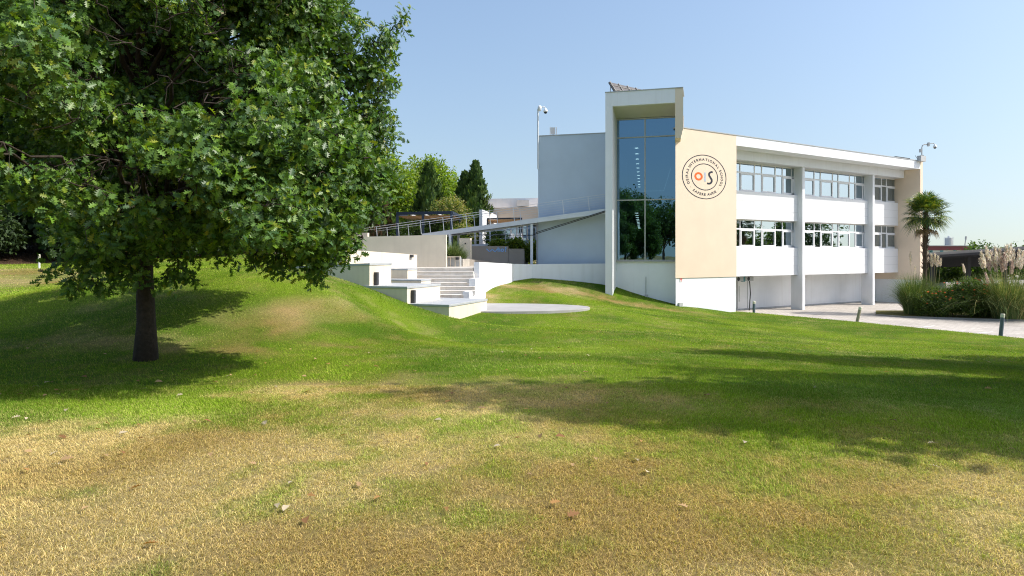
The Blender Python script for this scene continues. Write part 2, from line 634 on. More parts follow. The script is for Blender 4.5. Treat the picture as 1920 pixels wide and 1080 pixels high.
def H(x, y):
    x = np.asarray(x, dtype=np.float64)
    y = np.asarray(y, dtype=np.float64)
    sh = x.shape
    x = x.ravel()
    y = y.ravel()
    z = np.empty_like(x)
    for i in range(0, len(x), 60000):
        xs = x[i:i + 60000]
        ys = y[i:i + 60000]
        r2 = (xs[:, None] - ctrl[None, :, 0]) ** 2 + (ys[:, None] - ctrl[None, :, 1]) ** 2
        z[i:i + 60000] = tps_k(r2) @ W_[:_n] + W_[_n] + W_[_n + 1] * xs + W_[_n + 2] * ys
    r = np.hypot(x + 2, y - 25)
    far = np.where(x < -2, np.clip(2.5 - (r - 60) * 0.02, -2.4, 2.5), PAVE - 0.1)
    far = np.where(y < 0, 0.0 - 0.002 * r, far)
    t = np.clip((r - 38) / 26, 0, 1)
    t = t * t * (3 - 2 * t)
    z = z * (1 - t) + far * t
    s = edge_s(x, y)
    lawn = np.maximum(z, PAVE + 0.02 + 0.16 * np.clip(-s, 0, 2))
    yard = PAVE + 0.02 - 0.16 * np.clip(s, 0, 1.5)
    z = np.where(y < 24, np.where(s > 0, np.minimum(z, np.maximum(yard, PAVE - 0.2)), z), np.where(s < 0, lawn, yard))
    el_ = ((x + 0.85) / 4.75) ** 2 + ((y - 30.05) / 2.75) ** 2
    z = np.where(el_ < 1.0, np.minimum(z, -0.74), z)
    return z.reshape(sh)


def H1(x, y):
    return float(H(np.array([x]), np.array([y]))[0])


def pxw(px, py, D):
    return PX(px, D), D


def dryness(x, y):
    """0 fresh green .. 1 straw; worn patches of the real lawn, by place on the ground"""
    d = np.full(np.shape(x), 0.03)

    def blob(cx, cy, rx, ry, a, rot=0.0):
        c, s_ = math.cos(rot), math.sin(rot)
        u = ((x - cx) * c + (y - cy) * s_) / rx
        v = (-(x - cx) * s_ + (y - cy) * c) / ry
        return a * np.exp(-(u * u + v * v))
    sx_ = np.clip((x + 0.3) / 3.0, 0, 1)
    edge = 7.1 - 1.25 * sx_ * sx_ * (3 - 2 * sx_) + 0.9 * (fbm(x, y, 3.0, 40) - 0.5) * 2
    near = np.clip((edge - y) / 1.9, 0, 1)
    d = d + near * (0.95 - 0.24 * np.clip((x - 0.6) / 1.6, 0, 1))
    d = d + blob(-1.2, 8.2, 2.6, 0.95, 0.75)
    d = d + blob(0.6, 7.3, 2.8, 0.8, 0.55)
    d = d + blob(-2.6, 5.4, 1.6, 0.8, 0.30)
    d = d - blob(-4.2, 7.2, 1.6, 0.9, 0.35)
    d = d - blob(4.5, 8.8, 3.6, 1.6, 0.35)
    d = d + blob(-5.6, 11.3, 2.4, 0.45, 0.6)
    for (px, py, D, rx, ry, a) in [(548, 585, 13.9, 0.45, 0.7, 0.95), (490, 612, 12.9, 0.7, 0.35, 0.7), (640, 585, 15, 0.6, 0.7, 0.3), (420, 590, 12.8, 0.8, 0.5, 0.3), (1000, 542, 37.5, 3.2, 1.3, 0.8), (1060, 540, 39, 3.0, 0.9, 0.6),
                                   (905, 560, 33.4, 0.9, 1.2, 0.8), (1230, 577, 38, 3.2, 0.7, 0.6), (1180, 568, 38.5, 1.5, 0.6, 0.5), (40, 512, 25, 3.5, 1.6, 0.9), (30, 540, 22, 2.6, 1.0, 0.8),
                                   (650, 655, 12.4, 1.2, 0.4, 0.3)]:
        X, Y = pxw(px, py, D)
        d = d + blob(X, Y, rx, ry, a)
    nz = fbm(x, y, 1.6, 50)
    n2 = fbm(x, y, 0.45, 60)
    n3 = fbm(x, y * 0.6, 0.16, 65)
    d = d * (0.65 + 0.7 * n2) + (nz - 0.5) * 0.28 + (n2 - 0.5) * 0.75 + (n3 - 0.5) * 0.75
    d = np.maximum(d, near * (0.60 + 0.5 * (n3 - 0.5)))
    s = edge_s(x, y)
    d = d + 0.6 * np.exp(-np.clip(-s, 0, 9) / 0.2)
    return np.clip(d, 0, 1)


GREEN = np.array([0.290, 0.450, 0.024])
DEEP = np.array([0.160, 0.310, 0.016])
STRAW = np.array([0.80, 0.625, 0.285])
TAN = np.array([0.60, 0.43, 0.155])
SOIL = np.array([0.24, 0.165, 0.095])


def lawn_col(x, y, rnd=None):
    d = dryness(x, y)
    g = fbm(x, y, 2.4, 70)[..., None]
    g = np.clip((g - 0.35) / 0.3, 0, 1)
    green = DEEP * (1 - g) + GREEN * g
    o = fbm(x, y, 1.9, 80)[..., None]
    o = np.clip((o - 0.36) / 0.25, 0, 1)
    dry = STRAW * (1 - o) + TAN * o
    dd = d if rnd is None else np.clip(d + (rnd - 0.5) * 1.15 * (1 - 0.45 * d), 0, 1)
    dd = dd[..., None]
    c = green * (1 - dd) + dry * dd
    # bare litter under the trees at the top of the slope
    yb = 28 + (x + 21) * (8 / 7.5)
    yb = np.where(x > -13.8, 35.6 + (x + 13.8) * 0.3, np.maximum(yb, 27.5))
    tt = np.clip((y - yb) / 0.5, 0, 1) * (x < -8)
    tt = tt[..., None]
    return c * (1 - tt) + np.array([0.17, 0.105, 0.065]) * tt


def axis(parts):
    out = []
    for (a, b, st) in parts:
        out += list(np.arange(a, b, st))
    return np.array(out)


gx = axis([(-3000, -400, 650), (-400, -70, 33), (-70, -26, 2.2), (-26, -13, 0.55), (-13, 9, 0.22), (9, 27, 0.45), (27, 60, 2.2), (60, 400, 34), (400, 3001, 650)])
gy = axis([(-3000, -300, 675), (-300, -20, 28), (-20, 2, 1.0), (2, 12, 0.2), (12, 48, 0.36), (48, 75, 1.5), (75, 300, 25), (300, 3001, 675)])
XX, YY = np.meshgrid(gx, gy)
ZZ = H(XX, YY)
nx, ny = len(gx), len(gy)
V = np.stack([XX.ravel(), YY.ravel(), ZZ.ravel()], 1)
ii = np.arange((nx) * (ny)).reshape(ny, nx)
q = np.stack([ii[:-1, :-1], ii[:-1, 1:], ii[1:, 1:], ii[1:, :-1]], -1).reshape(-1, 4)
gcol = lawn_col(XX, YY).reshape(-1, 3) * 0.46
o = mesh_np('lawn_ground', V, q.ravel(), np.arange(len(q)) * 4, M['ground'], None, gcol, True)
tag(o, 'sloping lawn ground with green and straw coloured patches', 'ground', kind='structure')

# paved yard
mb = MB()
yp = []
for t in np.linspace(-3.2, 40, 40):
    bow = 0.55 * min(1, max(0, 1 - ((t - 7.7) / 9.5) ** 2))
    p_ = EA + _ed * t + _en * (bow - 0.9)
    yp.append((p_[0], p_[1]))
yp += [(90, 10), (160, 40), (160, 130), (40, 130), (31, 62), (12.6, 46.6)]
mb.prism(yp, PAVE - 0.1, PAVE)
yard = mb.build('paved_yard', M['pavers'])
tag(yard, 'paved yard of pale block pavers in front of the school wing', 'paving', kind='structure')

# ------------------------------------------------------------------ school building
F = Frame(14.03, 42.67, 2024, 1280)          # right wing and logo wall, front line at the fascia
T = Frame(PX(1135, 40.0), 40.0, 0.963, -0.27)    # tower front, s from left fin to the right
school = empty('school_building', (14.03, 42.67, PAVE), 'white and cream two storey school building with glazed corner tower and round emblem', 'building')
ROOF = 9.06
S0 = F.sat(1266.5, 0)          # left end of logo wall
SE = F.sat(1725.5, 0)          # end wall inner face
SEO = SE + 0.38
zc = F.zat(1320, 520.3, 0)     # bottom of the cream area
mb = MB()
mb.prism([F.xy(S0, 0), F.xy(0, 0), F.xy(0, -0.35), F.xy(S0 + 0.5, -0.35)], zc, ROOF)
mb.build('gable_wall', M['cream'], school)
mb = MB()
mb.prism([F.xy(S0 + 0.06, -0.04), F.xy(-0.01, -0.04), F.xy(-0.01, -0.38), F.xy(S0 + 0.55, -0.38)], -2.6, zc - 0.012)
mb.build('plinth_wall', M['white'], school)
mb = MB()
mb.fbox(F, S0 + 0.25, SEO + 0.03, -0.45, 0.03, ROOF + 0.003, ROOF + 0.06)
mb.build('parapet_capping', M['coping'], school)

# fascia, soffit, beam
zf0 = F.zat(1381, 272.7, 0)
mb = MB()
mb.fbox(F, 0.003, SE - 0.002, -0.25, 0.0, zf0, ROOF)
mb.build('roof_fascia', M['white'], school)
BE = -1.25
zb0 = F.zat(1420, 303, BE)
zb1 = F.zat(1420, 286.5, BE)
mb = MB()
mb.fbox(F, 0.0, SE - 0.002, -2.6, -0.25, zf0 + 0.02, zf0 + 0.28)
mb.build('soffit', M['white'], school)
mb = MB()
mb.fbox(F, 0.0, SE - 0.003, -2.2, BE, zb0, zf0 + 0.018)
mb.build('roof_beam', M['white'], school)
mb = MB()
mb.prism([F.xy(S0 + 1.2, -0.46), F.xy(-1.7, -3.2), F.xy(5.0, -11.0), F.xy(SE, -11.0), F.xy(SE, -0.46)], zf0 + 0.30, ROOF - 0.15)
mb.build('roof', M['coping'], school)

# end wall, cream inside face
mb = MB()
mb.fbox(F, SE, SEO, -12.0, 0.0, -2.6 + 2.2, ROOF)
mb.build('end_wall', M['cream'], school)
mb = MB()
mb.fbox(F, SE + 0.02, SEO - 0.02, -12.0, -0.02, -2.6, -0.402)
mb.build('plinth_wall', M['white'], school)

# columns
CE = -1.37
col_s = []
for (pa, pb) in ((1504.5, 1509), (1632, 1640)):
    s1 = F.sat(pb, CE)
    s0 = s1 - 0.27
    col_s.append((s0, s1))
    mb = MB()
    mb.fbox(F, s0, s1, -2.3, CE, PAVE - 0.1, zb0 - 0.002)
    mb.build('column', M['white'], school)

# spandrels
SPE = -1.75
WE = -2.05
zs = dict(
    u_top=F.zat(1530, 369, SPE), u_bot=F.zat(1530, 416.6, SPE),
    l_top=F.zat(1530, 464.8, SPE), l_bot=F.zat(1450, 516.6, SPE))
bays = [(-1.2, col_s[0][0]), (col_s[0][1], col_s[1][0]), (col_s[1][1], SE)]
for (a, b_) in bays:
    for (z0, z1) in ((zs['u_bot'], zs['u_top']), (zs['l_bot'], zs['l_top'])):
        mb = MB()
        mb.fbox(F, a + 0.002, b_ - 0.002, -2.2, SPE, z0, z1)
        sp = mb.build('spandrel', M['white_panel'], school)
        jt = MB()
        L = b_ - a
        nrow = 3
        for k in range(1, nrow):
            zz = z0 + (z1 - z0) * k / nrow
            jt.fbox(F, a + 0.004, b_ - 0.004, SPE - 0.01, SPE + 0.003, zz - 0.006, zz + 0.006)
        nc = max(1, round(L / 2.9))
        for k in range(1, nc):
            ss = a + L * k / nc
            jt.fbox(F, ss - 0.005, ss + 0.005, SPE - 0.01, SPE + 0.0022, z0 + 0.004, z1 - 0.004)
        jt.build('board_joint', M['joint'], sp)

# ribbon windows
def crop4(x):
    return 1360 + x / 4.5


lists = [[-1.2, crop4(122), crop4(244), crop4(305), crop4(420), crop4(479), col_s[0][0]],
         [col_s[0][1] - 0.62, crop4(748), crop4(801), crop4(903), crop4(950), crop4(1046), crop4(1092), col_s[1][0]],
         [col_s[1][1] - 0.62, crop4(1315), crop4(1358), crop4(1438)]]
sash_i = [(1, 3, 5), (0, 2, 4, 6), (0, 2)]
wz = [(zs['u_top'] + 0.0, zb0 + 0.0), (zs['l_top'], zs['u_bot'])]
bl = random.Random(4)
for bi, L in enumerate(lists):
    ss = [L[0]] + [F.sat(p, WE) if p > 100 else p for p in L[1:]]
    for (z0, z1) in wz:
        z0 += 0.003
        z1 -= 0.003
        tr = z0 + (z1 - z0) * 0.66
        fm = MB()
        th = 0.075
        a, b_ = ss[0], ss[-1]
        fm.fbox(F, a, b_, WE - 0.05, WE + 0.03, z0, z0 + th)
        fm.fbox(F, a, b_, WE - 0.05, WE + 0.03, z1 - th, z1)
        fm.fbox(F, a, b_, WE - 0.048, WE + 0.028, tr - 0.05, tr + 0.05)
        for i, s_ in enumerate(ss):
            w0 = s_ - 0.04 if i else s_
            w1 = s_ + 0.04 if i < len(ss) - 1 else s_
            fm.fbox(F, w0, w1, WE - 0.046, WE + 0.026, z0 + th, tr - 0.05)
            fm.fbox(F, w0, w1, WE - 0.046, WE + 0.026, tr + 0.05, z1 - th)
        wn = fm.build('window', M['frame'], school)
        for i in sash_i[bi]:
            sm = MB()
            a0, a1 = ss[i] + 0.042, ss[i + 1] - 0.042
            zz0, zz1 = z0 + th + 0.002, tr - 0.052
            q_ = 0.085
            sm.fbox(F, a0, a1, WE - 0.03, WE + 0.05, zz0, zz0 + q_)
            sm.fbox(F, a0, a1, WE - 0.03, WE + 0.05, zz1 - q_, zz1)
            sm.fbox(F, a0, a0 + q_, WE - 0.028, WE + 0.048, zz0 + q_, zz1 - q_)
            sm.fbox(F, a1 - q_, a1, WE - 0.028, WE + 0.048, zz0 + q_, zz1 - q_)
            sm.build('sash', M['frame'], wn)
        pn = MB()
        for i in range(len(ss) - 1):
            for (q0, q1) in ((z0 + th, tr - 0.05), (tr + 0.05, z1 - th)):
                tw = bl.uniform(-0.006, 0.006)
                pn.add([F.p(ss[i] + 0.03, WE + tw, q0 - 0.01), F.p(ss[i + 1] - 0.03, WE - tw, q0 - 0.01),
                        F.p(ss[i + 1] - 0.03, WE - tw, q1 + 0.01), F.p(ss[i] + 0.03, WE + tw, q1 + 0.01)], [(0, 1, 2, 3)])
        pn.build('pane', M['wglass'], wn)
        bm = MB()
        for i in range(len(ss) - 1):
            if bi == 2 or i == len(ss) - 2 or bl.random() < 0.2:
                zz = z0 if (bi == 2 or i == len(ss) - 2) else z0 + (z1 - z0) * bl.uniform(0.3, 0.7)
                bm.fbox(F, ss[i] + 0.05, ss[i + 1] - 0.05, WE - 0.22, WE - 0.2, zz, z1)
        if bm.v:
            bm.build_split('blind', M['blind'], wn)

# inside of the wing: slabs and back wall
mb = MB()
for z in (zs['l_bot'] + 0.02, zs['u_bot'] + 0.05):
    mb.prism([F.xy(-0.7, -2.21), F.xy(-0.7, -4.6), F.xy(4.9, -11), F.xy(SE - 0.01, -11), F.xy(SE - 0.01, -2.21)], z, z + 0.3)
mb.build_split('floor_slab', M['interior'], school)
mb = MB()
mb.fbox(F, 4.0, SE - 0.01, -9.2, -9.0, zs['l_bot'] + 0.33, zs['u_bot'])
mb.fbox(F, 4.0, SE - 0.01, -9.2, -9.0, zs['u_bot'] + 0.36, zf0)
mb.fbox(F, -1.0, -0.8, -4.4, -2.2, PAVE, zf0 + 0.2)
for s_ in (8.6, 16.0):
    mb.fbox(F, s_, s_ + 0.2, -8.9, -2.6, zs['l_bot'] + 0.33, zs['u_bot'])
    mb.fbox(F, s_, s_ + 0.2, -8.9, -2.6, zs['u_bot'] + 0.36, zf0)
mb.build_split('inside_wall', M['interior'], school)

# undercroft wall with door
UE = -3.7
mb = MB()
mb.fbox(F, -1.2, SE - 0.004, UE - 0.3, UE, PAVE - 0.1, zs['l_bot'] + 0.018)
mb.build('undercroft_wall', M['white'], school)
mb = MB()
mb.fbox(F, -1.2, SE - 0.004, UE, -1.76, zs['l_bot'] - 0.0, zs['l_bot'] + 0.018)
mb.build('undercroft_ceiling', M['white'], school)
mb = MB()
mb.fbox(F, -0.55, SE - 0.01, UE + 0.002, UE + 0.03, PAVE, PAVE + 0.1)
mb.build('skirting', M['coping'], school)
ds = F.sat(1391, UE)
mb = MB()
mb.fbox(F, ds - 0.5, ds + 0.5, UE + 0.002, UE + 0.05, PAVE + 0.1, PAVE + 2.1)
dr = mb.build('door', M['white_panel'], school)
mb = MB()
for (a0, a1) in ((ds - 0.56, ds - 0.5), (ds + 0.5, ds + 0.56)):
    mb.fbox(F, a0, a1, UE + 0.002, UE + 0.07, PAVE + 0.1, PAVE + 2.16)
mb.fbox(F, ds - 0.5, ds + 0.5, UE + 0.002, UE + 0.07, PAVE + 2.102, PAVE + 2.16)
mb.build('frame', M['greyplastic'], dr)
mb = MB()
mb.tube([F.p(ds - 0.36, UE + 0.1, PAVE + 0.6), F.p(ds - 0.36, UE + 0.1, PAVE + 1.7)], 0.02)
mb.build('handle', M['inox'], dr)

# tower
TZ = 11.1
TW = 4.43
FW = 0.42                      # fin width
TD = 1.7                       # recess
zh = PZ(196.5, 39.5)           # header bottom
zgt = PZ(222, 41.0)            # glass top
zgb = PZ(489, 41.0)            # glass bottom
finw_r = 0.45
mb = MB()
mb.fbox(T, 0, FW, -TD - 0.6, 0, -1.6, TZ)
mb.fbox(T, FW, TW - finw_r, -0.3, 0, zh, TZ)
mb.fbox(T, 0.0, TW - 0.35, -TD - 3.0, -TD - 0.6, ROOF, TZ - 0.004)
mb.fbox(T, FW, TW - finw_r, -TD - 0.6, -0.3, TZ - 0.3, TZ - 0.002)
tf = mb.build('tower_frame', M['white'], school)
mb = MB()
zfb = PZ(258, 38.8)
zfk = PZ(240, 38.8)
a0, a1 = TW - finw_r + 0.002, TW
prof = [(a0, zfb), (a1 - 0.13, zfb), (a1, zfk), (a1, TZ), (a0, TZ)]
v0 = [T.p(a, 0.0, z) for a, z in prof]
v1 = [T.p(a - 0.1, -TD - 0.6, z) for a, z in prof]
mb.add(v0 + v1, [(0, 1, 2, 3, 4), (9, 8, 7, 6, 5)] + [(i, 5 + i, 5 + (i + 1) % 5, (i + 1) % 5) for i in range(5)])
mb.build('tower_fin', M['fin'], school)
# sloping soffit
mb = MB()
sv = [T.p(FW, -0.3, zh - 0.002), T.p(TW - finw_r, -0.3, zh - 0.002), T.p(TW - finw_r, -TD, zgt + 0.06), T.p(FW, -TD, zgt + 0.06)]
sv2 = [v + Vector((0, 0, 0.12)) for v in sv]
mb.add(sv + sv2, [(3, 2, 1, 0), (4, 5, 6, 7), (0, 1, 5, 4), (1, 2, 6, 5), (2, 3, 7, 6), (3, 0, 4, 7)])
mb.build('tower_soffit', M['soffit'], school)
# capping
mb = MB()
mb.fbox(T, -0.02, TW + 0.0, -TD - 0.6, 0.03, TZ + 0.002, TZ + 0.05)
mb.build('tower_capping', M['coping'], school)
# glazing
GR = TW - 0.18
mb = MB()
fw_ = 0.07
zt1 = PZ(256.5, 41.0)
zt2 = PZ(374.5, 41.0)
mid = T.sat(1209.5, -TD)
mb.fbox(T, FW, FW + fw_, -TD - 0.06, -TD + 0.05, zgb, zgt + 0.05)
mb.fbox(T, GR - fw_, GR, -TD - 0.06, -TD + 0.05, zgb, zgt + 0.05)
for z in (zgt, zgb + 0.03, zt1, zt2):
    mb.fbox(T, FW + fw_, GR - fw_, -TD - 0.058, -TD + 0.048, z - 0.035, z + 0.035)
zl = [zgb + 0.065, zt2 - 0.035, zt2 + 0.035, zt1 - 0.035, zt1 + 0.035, zgt - 0.035]
for i in range(0, 6, 2):
    mb.fbox(T, mid - 0.035, mid + 0.035, -TD - 0.056, -TD + 0.046, zl[i], zl[i + 1])
mb.fbox(T, FW - 0.01, GR + 0.02, -TD + 0.05, -TD + 0.14, zgb - 0.06, zgb - 0.004)
tg = mb.build('tower_window', M['alu'], school)
mb = MB()
for (a0, a1) in ((FW + fw_, mid - 0.03), (mid + 0.03, GR - fw_)):
    for (z0, z1) in ((zl[0], zl[1]), (zl[2], zl[3]), (zl[4], zl[5])):
        mb.add([T.p(a0, -TD, z0 - .02), T.p(a1, -TD, z0 - .02), T.p(a1, -TD, z1 + .02), T.p(a0, -TD, z1 + .02)], [(0, 1, 2, 3)])
mb.build('pane', M['glass'], tg)
# wall under the glass, reveals, cheek beside the logo wall
mb = MB()
mb.fbox(T, FW, TW - 0.05, -TD - 0.3, -TD + 0.02, -2.2, zgb - 0.062)
mb.build('tower_wall', M['white'], school)
mb = MB()
mb.fbox(T, GR, TW - 0.02, -TD - 0.3, -TD + 0.02, zgb - 0.06, zgt + 0.05)
mb.build('tower_reveal', M['soffit'], school)
# inside of the tower: a long corridor with ceiling lamps
IE = -34.0
go = T.xy(FW, -TD - 0.4)
G = Frame(go[0], go[1], 0.982, -0.19)
GW = 3.75
mb = MB()
mb.fbox(G, 0.0, GW, IE, IE + 0.2, -1.5, 8.58)
mb.fbox(G, -0.25, -0.01, IE, -0.3, -1.5, 8.58)
mb.fbox(G, GW, GW + 0.2, IE, -0.6, -1.5, 8.58)
mb.build_split('inside_wall', M['interior'], school)
mb = MB()
mb.fbox(G, 0.0, GW - 0.01, IE + 0.21, -0.3, 0.9, 1.2)
mb.fbox(G, 0.0, GW - 0.01, IE + 0.21, -1.0, 4.35, 4.75)
mb.fbox(G, 0.0, GW - 0.01, IE + 0.21, -0.3, 8.6, 8.9)
mb.build_split('floor_slab', M['interior'], school)
for k in range(11):
    for zz in (8.59, 4.34):
        e_ = -2.9 - 2.6 * k
        mb = MB()
        mb.fbox(G, 1.05, 1.26, e_ - 0.13, e_, zz - 0.03, zz)
        mb.build('ceiling_lamp', M['lamp'], school)

# left wing
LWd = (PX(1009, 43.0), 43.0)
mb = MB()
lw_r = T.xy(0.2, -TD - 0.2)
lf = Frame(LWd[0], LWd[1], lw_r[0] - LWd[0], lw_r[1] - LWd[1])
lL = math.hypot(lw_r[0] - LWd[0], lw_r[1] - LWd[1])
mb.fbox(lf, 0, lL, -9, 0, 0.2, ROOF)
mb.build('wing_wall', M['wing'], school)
mb = MB()
mb.fbox(lf, -0.03, lL - 0.2, -9.03, 0.03, ROOF + 0.002, ROOF + 0.06)
mb.build('parapet_capping', M['coping'], school)

# emblem: two rings, lettering and the three letters, painted on the logo wall
EC_S = F.sat(1321.3, 0)
EC_Z = F.zat(1321.3, 331.8, 0)
ER_Z = 41.6 * F.xy(EC_S, 0)[1] / 1280
ER_S = (F.sat(1321.3 + 41.6, 0) - F.sat(1321.3 - 41.6, 0)) / 2
KS = ER_S / ER_Z


def emb(u, v, e=0.006):
    return F.p(EC_S + u * KS * ER_Z, e, EC_Z + v * ER_Z)


def ring(mbx, cu, cv, r0, r1, e, n=72):
    vs = []
    for k in range(n):
        a = 2 * math.pi * k / n
        for r in (r0, r1):
            vs.append(emb(cu + r * math.cos(a), cv + r * math.sin(a), e))
    fs = [(2 * k, 2 * k + 1, (2 * k + 3) % (2 * n), (2 * k + 2) % (2 * n)) for k in range(n)]
    mbx.add(vs, fs)


mb = MB()
ring(mb, 0, 0, 0.965, 1.0, 0.006)
embl = mb.build('emblem', M['ink'], school)
mb = MB()
ring(mb, 0, 0, 0.57, 0.605, 0.006)
mb.build('inner_ring', M['ink'], embl)
mb = MB()
ring(mb, -0.275, 0.005, 0.10, 0.185, 0.006, 48)
mb.build('round_letter', M['orange'], embl)
mb = MB()
mb.add([emb(-0.025, -0.205), emb(0.05, -0.205), emb(0.05, 0.205), emb(-0.025, 0.205)], [(0, 1, 2, 3)])
mb.build('bar_letter', M['greyink'], embl)
# curved letter: a flat ribbon
pts = []
def arc(cx, cy, r, a0, a1, n):
    return [(cx + r * math.cos(R(a0 + (a1 - a0) * i / n)), cy + r * math.sin(R(a0 + (a1 - a0) * i / n))) for i in range(n + 1)]
pts = [(0.365, 0.245), (0.33, 0.248)] + arc(0.29, 0.145, 0.105, 90, 200, 10) + [(0.23, 0.02), (0.27, -0.05)] + arc(0.205, -0.165, 0.115, 20, -95, 10)[0:] + [(0.15, -0.285), (0.105, -0.265)]
pts = [(0.365, 0.25), (0.30, 0.25), (0.245, 0.225), (0.205, 0.18), (0.195, 0.125), (0.21, 0.07), (0.245, 0.015), (0.285, -0.045), (0.315, -0.10), (0.32, -0.165), (0.30, -0.22), (0.255, -0.265), (0.20, -0.285), (0.14, -0.282), (0.105, -0.27)]
mb = MB()
hw = 0.042
vs = []
for i, (u, v) in enumerate(pts):
    a = pts[max(0, i - 1)]
    c = pts[min(len(pts) - 1, i + 1)]
    dx, dy = c[0] - a[0], c[1] - a[1]
    l = math.hypot(dx, dy)
    nx_, ny_ = -dy / l, dx / l
    vs.append(emb(u + nx_ * hw, v + ny_ * hw))
    vs.append(emb(u - nx_ * hw, v - ny_ * hw))
mb.add(vs, [(2 * i + 1, 2 * i + 3, 2 * i + 2, 2 * i) for i in range(len(pts) - 1)])
mb.build('curved_letter', M['ink'], embl)


_glyph = {}


def glyph(ch, bold=0.03):
    """vertices (unit em, centred in x) and faces of one letter"""
    if ch in _glyph:
        return _glyph[ch]
    cu = bpy.data.curves.new('tmp', 'FONT')
    cu.body = ch
    cu.size = 1.0
    cu.align_x = 'CENTER'
    cu.offset = bold
    cu.resolution_u = 4
    to = bpy.data.objects.new('tmp', cu)
    C.objects.link(to)
    dg = bpy.context.evaluated_depsgraph_get()
    dg.update()
    me = bpy.data.meshes.new_from_object(to.evaluated_get(dg))
    vs = [(v.co.x, v.co.y) for v in me.vertices]
    fs = [tuple(p.vertices) for p in me.polygons]
    bpy.data.objects.remove(to)
    bpy.data.curves.remove(cu)
    bpy.data.meshes.remove(me)
    if vs:
        xs = [v[0] for v in vs]
        wd = max(xs) - min(xs)
    else:
        wd = 0.25
    _glyph[ch] = (vs, fs, wd)
    return _glyph[ch]


mb = MB()


def arc_text(txt, a0, a1, rad, size, inward):
    ws = [glyph(c)[2] + 0.28 if c != ' ' else 0.42 for c in txt]
    tot = sum(ws)
    acc = 0
    for c, w_ in zip(txt, ws):
        t = (acc + w_ / 2) / tot
        acc += w_
        if c == ' ':
            continue
        a = R(a0 + (a1 - a0) * t)
        vs, fs, _ = glyph(c)
        out = []
        for (x, y) in vs:
            x *= size
            y = (y - 0.35) * size
            if not inward:      # tops outwards
                ex, ey = math.sin(a), -math.cos(a)
                ux, uy = math.cos(a), math.sin(a)
            else:
                ex, ey = -math.sin(a), math.cos(a)
                ux, uy = -math.cos(a), -math.sin(a)
            out.append(emb(rad * math.cos(a) + x * ex + y * ux, rad * math.sin(a) + x * ey + y * uy, 0.006))
        mb.add(out, fs)


arc_text('OEIRAS INTERNATIONAL SCHOOL', 209, -29, 0.79, 0.150, False)
arc_text('SAPERE AUDE', 229, 311, 0.79, 0.150, True)
for a in (218.5, 321.5):
    c_ = (0.79 * math.cos(R(a)), 0.79 * math.sin(R(a)))
    mb.add([emb(c_[0] + 0.014 * math.cos(k * math.pi / 4), c_[1] + 0.014 * math.sin(k * math.pi / 4)) for k in range(8)], [tuple(range(8))])
mb.build_split('letter', M['ink'], embl)


# ------------------------------------------------------------------ things on the building
def dome_camera(mb_, dm, top, arm_dir, arm):
    """gooseneck arm and dome housing; returns nothing"""
    t = Vector(top)
    a = Vector(arm_dir)
    mb_.tube([t, t + a * arm * 0.35 + Vector((0, 0, 0.10)), t + a * arm * 0.75 + Vector((0, 0, 0.10)), t + a * arm + Vector((0, 0, 0))], 0.03, 8)
    c = t + a * arm
    dm.lathe([(0.04, 0.0), (0.10, -0.06), (0.135, -0.16), (0.145, -0.22), (0.11, -0.235)][::-1], (c.x, c.y, c.z), 16)
    return c


def dark_dome(c):
    d = MB()
    d.lathe([(0.02, -0.34), (0.07, -0.32), (0.10, -0.28), (0.108, -0.237)], (c.x, c.y, c.z), 16)
    return d


p0 = lf.p(0.02, 0.06, 0)
zt = PZ(203, 43.0)
cam_l = empty('security_camera', (p0.x, p0.y, 7.5), 'dome security camera on a tall thin white pole at the left roof corner', 'security camera')
mb = MB()
mb.tube([(p0.x, p0.y, 7.0), (p0.x, p0.y, zt)], 0.036, 8)
mb.build('pole', M['frame'], cam_l)
mb = MB()
mb.tube([(p0.x - 0.055, p0.y + 0.02, 7.0), (p0.x - 0.055, p0.y + 0.02, zt - 0.05)], 0.014, 6)
mb.build('cable', M['greyplastic'], cam_l)
mb = MB()
dm = MB()
mb.lathe([(0.04, -0.20), (0.10, -0.15), (0.12, 0.0), (0.11, 0.12), (0.04, 0.16)], (p0.x + 0.09, p0.y, zt), 14)
c = dome_camera(mb, dm, (p0.x + 0.18, p0.y, zt - 0.02), (1, 0, 0), 0.28)
mb.build('mount', M['frame'], cam_l, True)
dm.build('housing', M['frame'], cam_l, True)
dark_dome(c).build('dome', M['dark'], cam_l, True)

p1 = F.p(SEO + 0.06, -0.1, 0)
zt = PZ(271, p1.y)
cam_r = empty('security_camera', (p1.x, p1.y, 7.5), 'dome security camera on a bent grey pole at the far right roof corner', 'security camera')
mb = MB()
mb.tube([(p1.x, p1.y, 7.2), (p1.x, p1.y, zt - 0.25), (p1.x + 0.05, p1.y, zt - 0.08), (p1.x + 0.18, p1.y, zt), (p1.x + 0.55, p1.y, zt)], 0.042, 8)
mb.build('pole', M['greyplastic'], cam_r, True)
mb = MB()
mb.box(p1.x + 0.47, p1.x + 0.58, p1.y - 0.1, p1.y + 0.1, zt - 0.14, zt + 0.16)
dm = MB()
c = dome_camera(mb, dm, (p1.x + 0.57, p1.y, zt), (1, 0, 0), 0.48)
mb.build('mount', M['greyplastic'], cam_r)
dm.build('housing', M['frame'], cam_r, True)
dark_dome(c).build('dome', M['dark'], cam_r, True)
mb = MB()
mb.box(p1.x - 0.17, p1.x - 0.056, p1.y - 0.1, p1.y + 0.1, zt - 0.62, zt - 0.36)
mb.box(p1.x - 0.14, p1.x + 0.1, p1.y - 0.11, p1.y - 0.05, zt - 1.05, zt - 0.85)
mb.build_split('junction_box', M['greyplastic'], cam_r)
mb = MB()
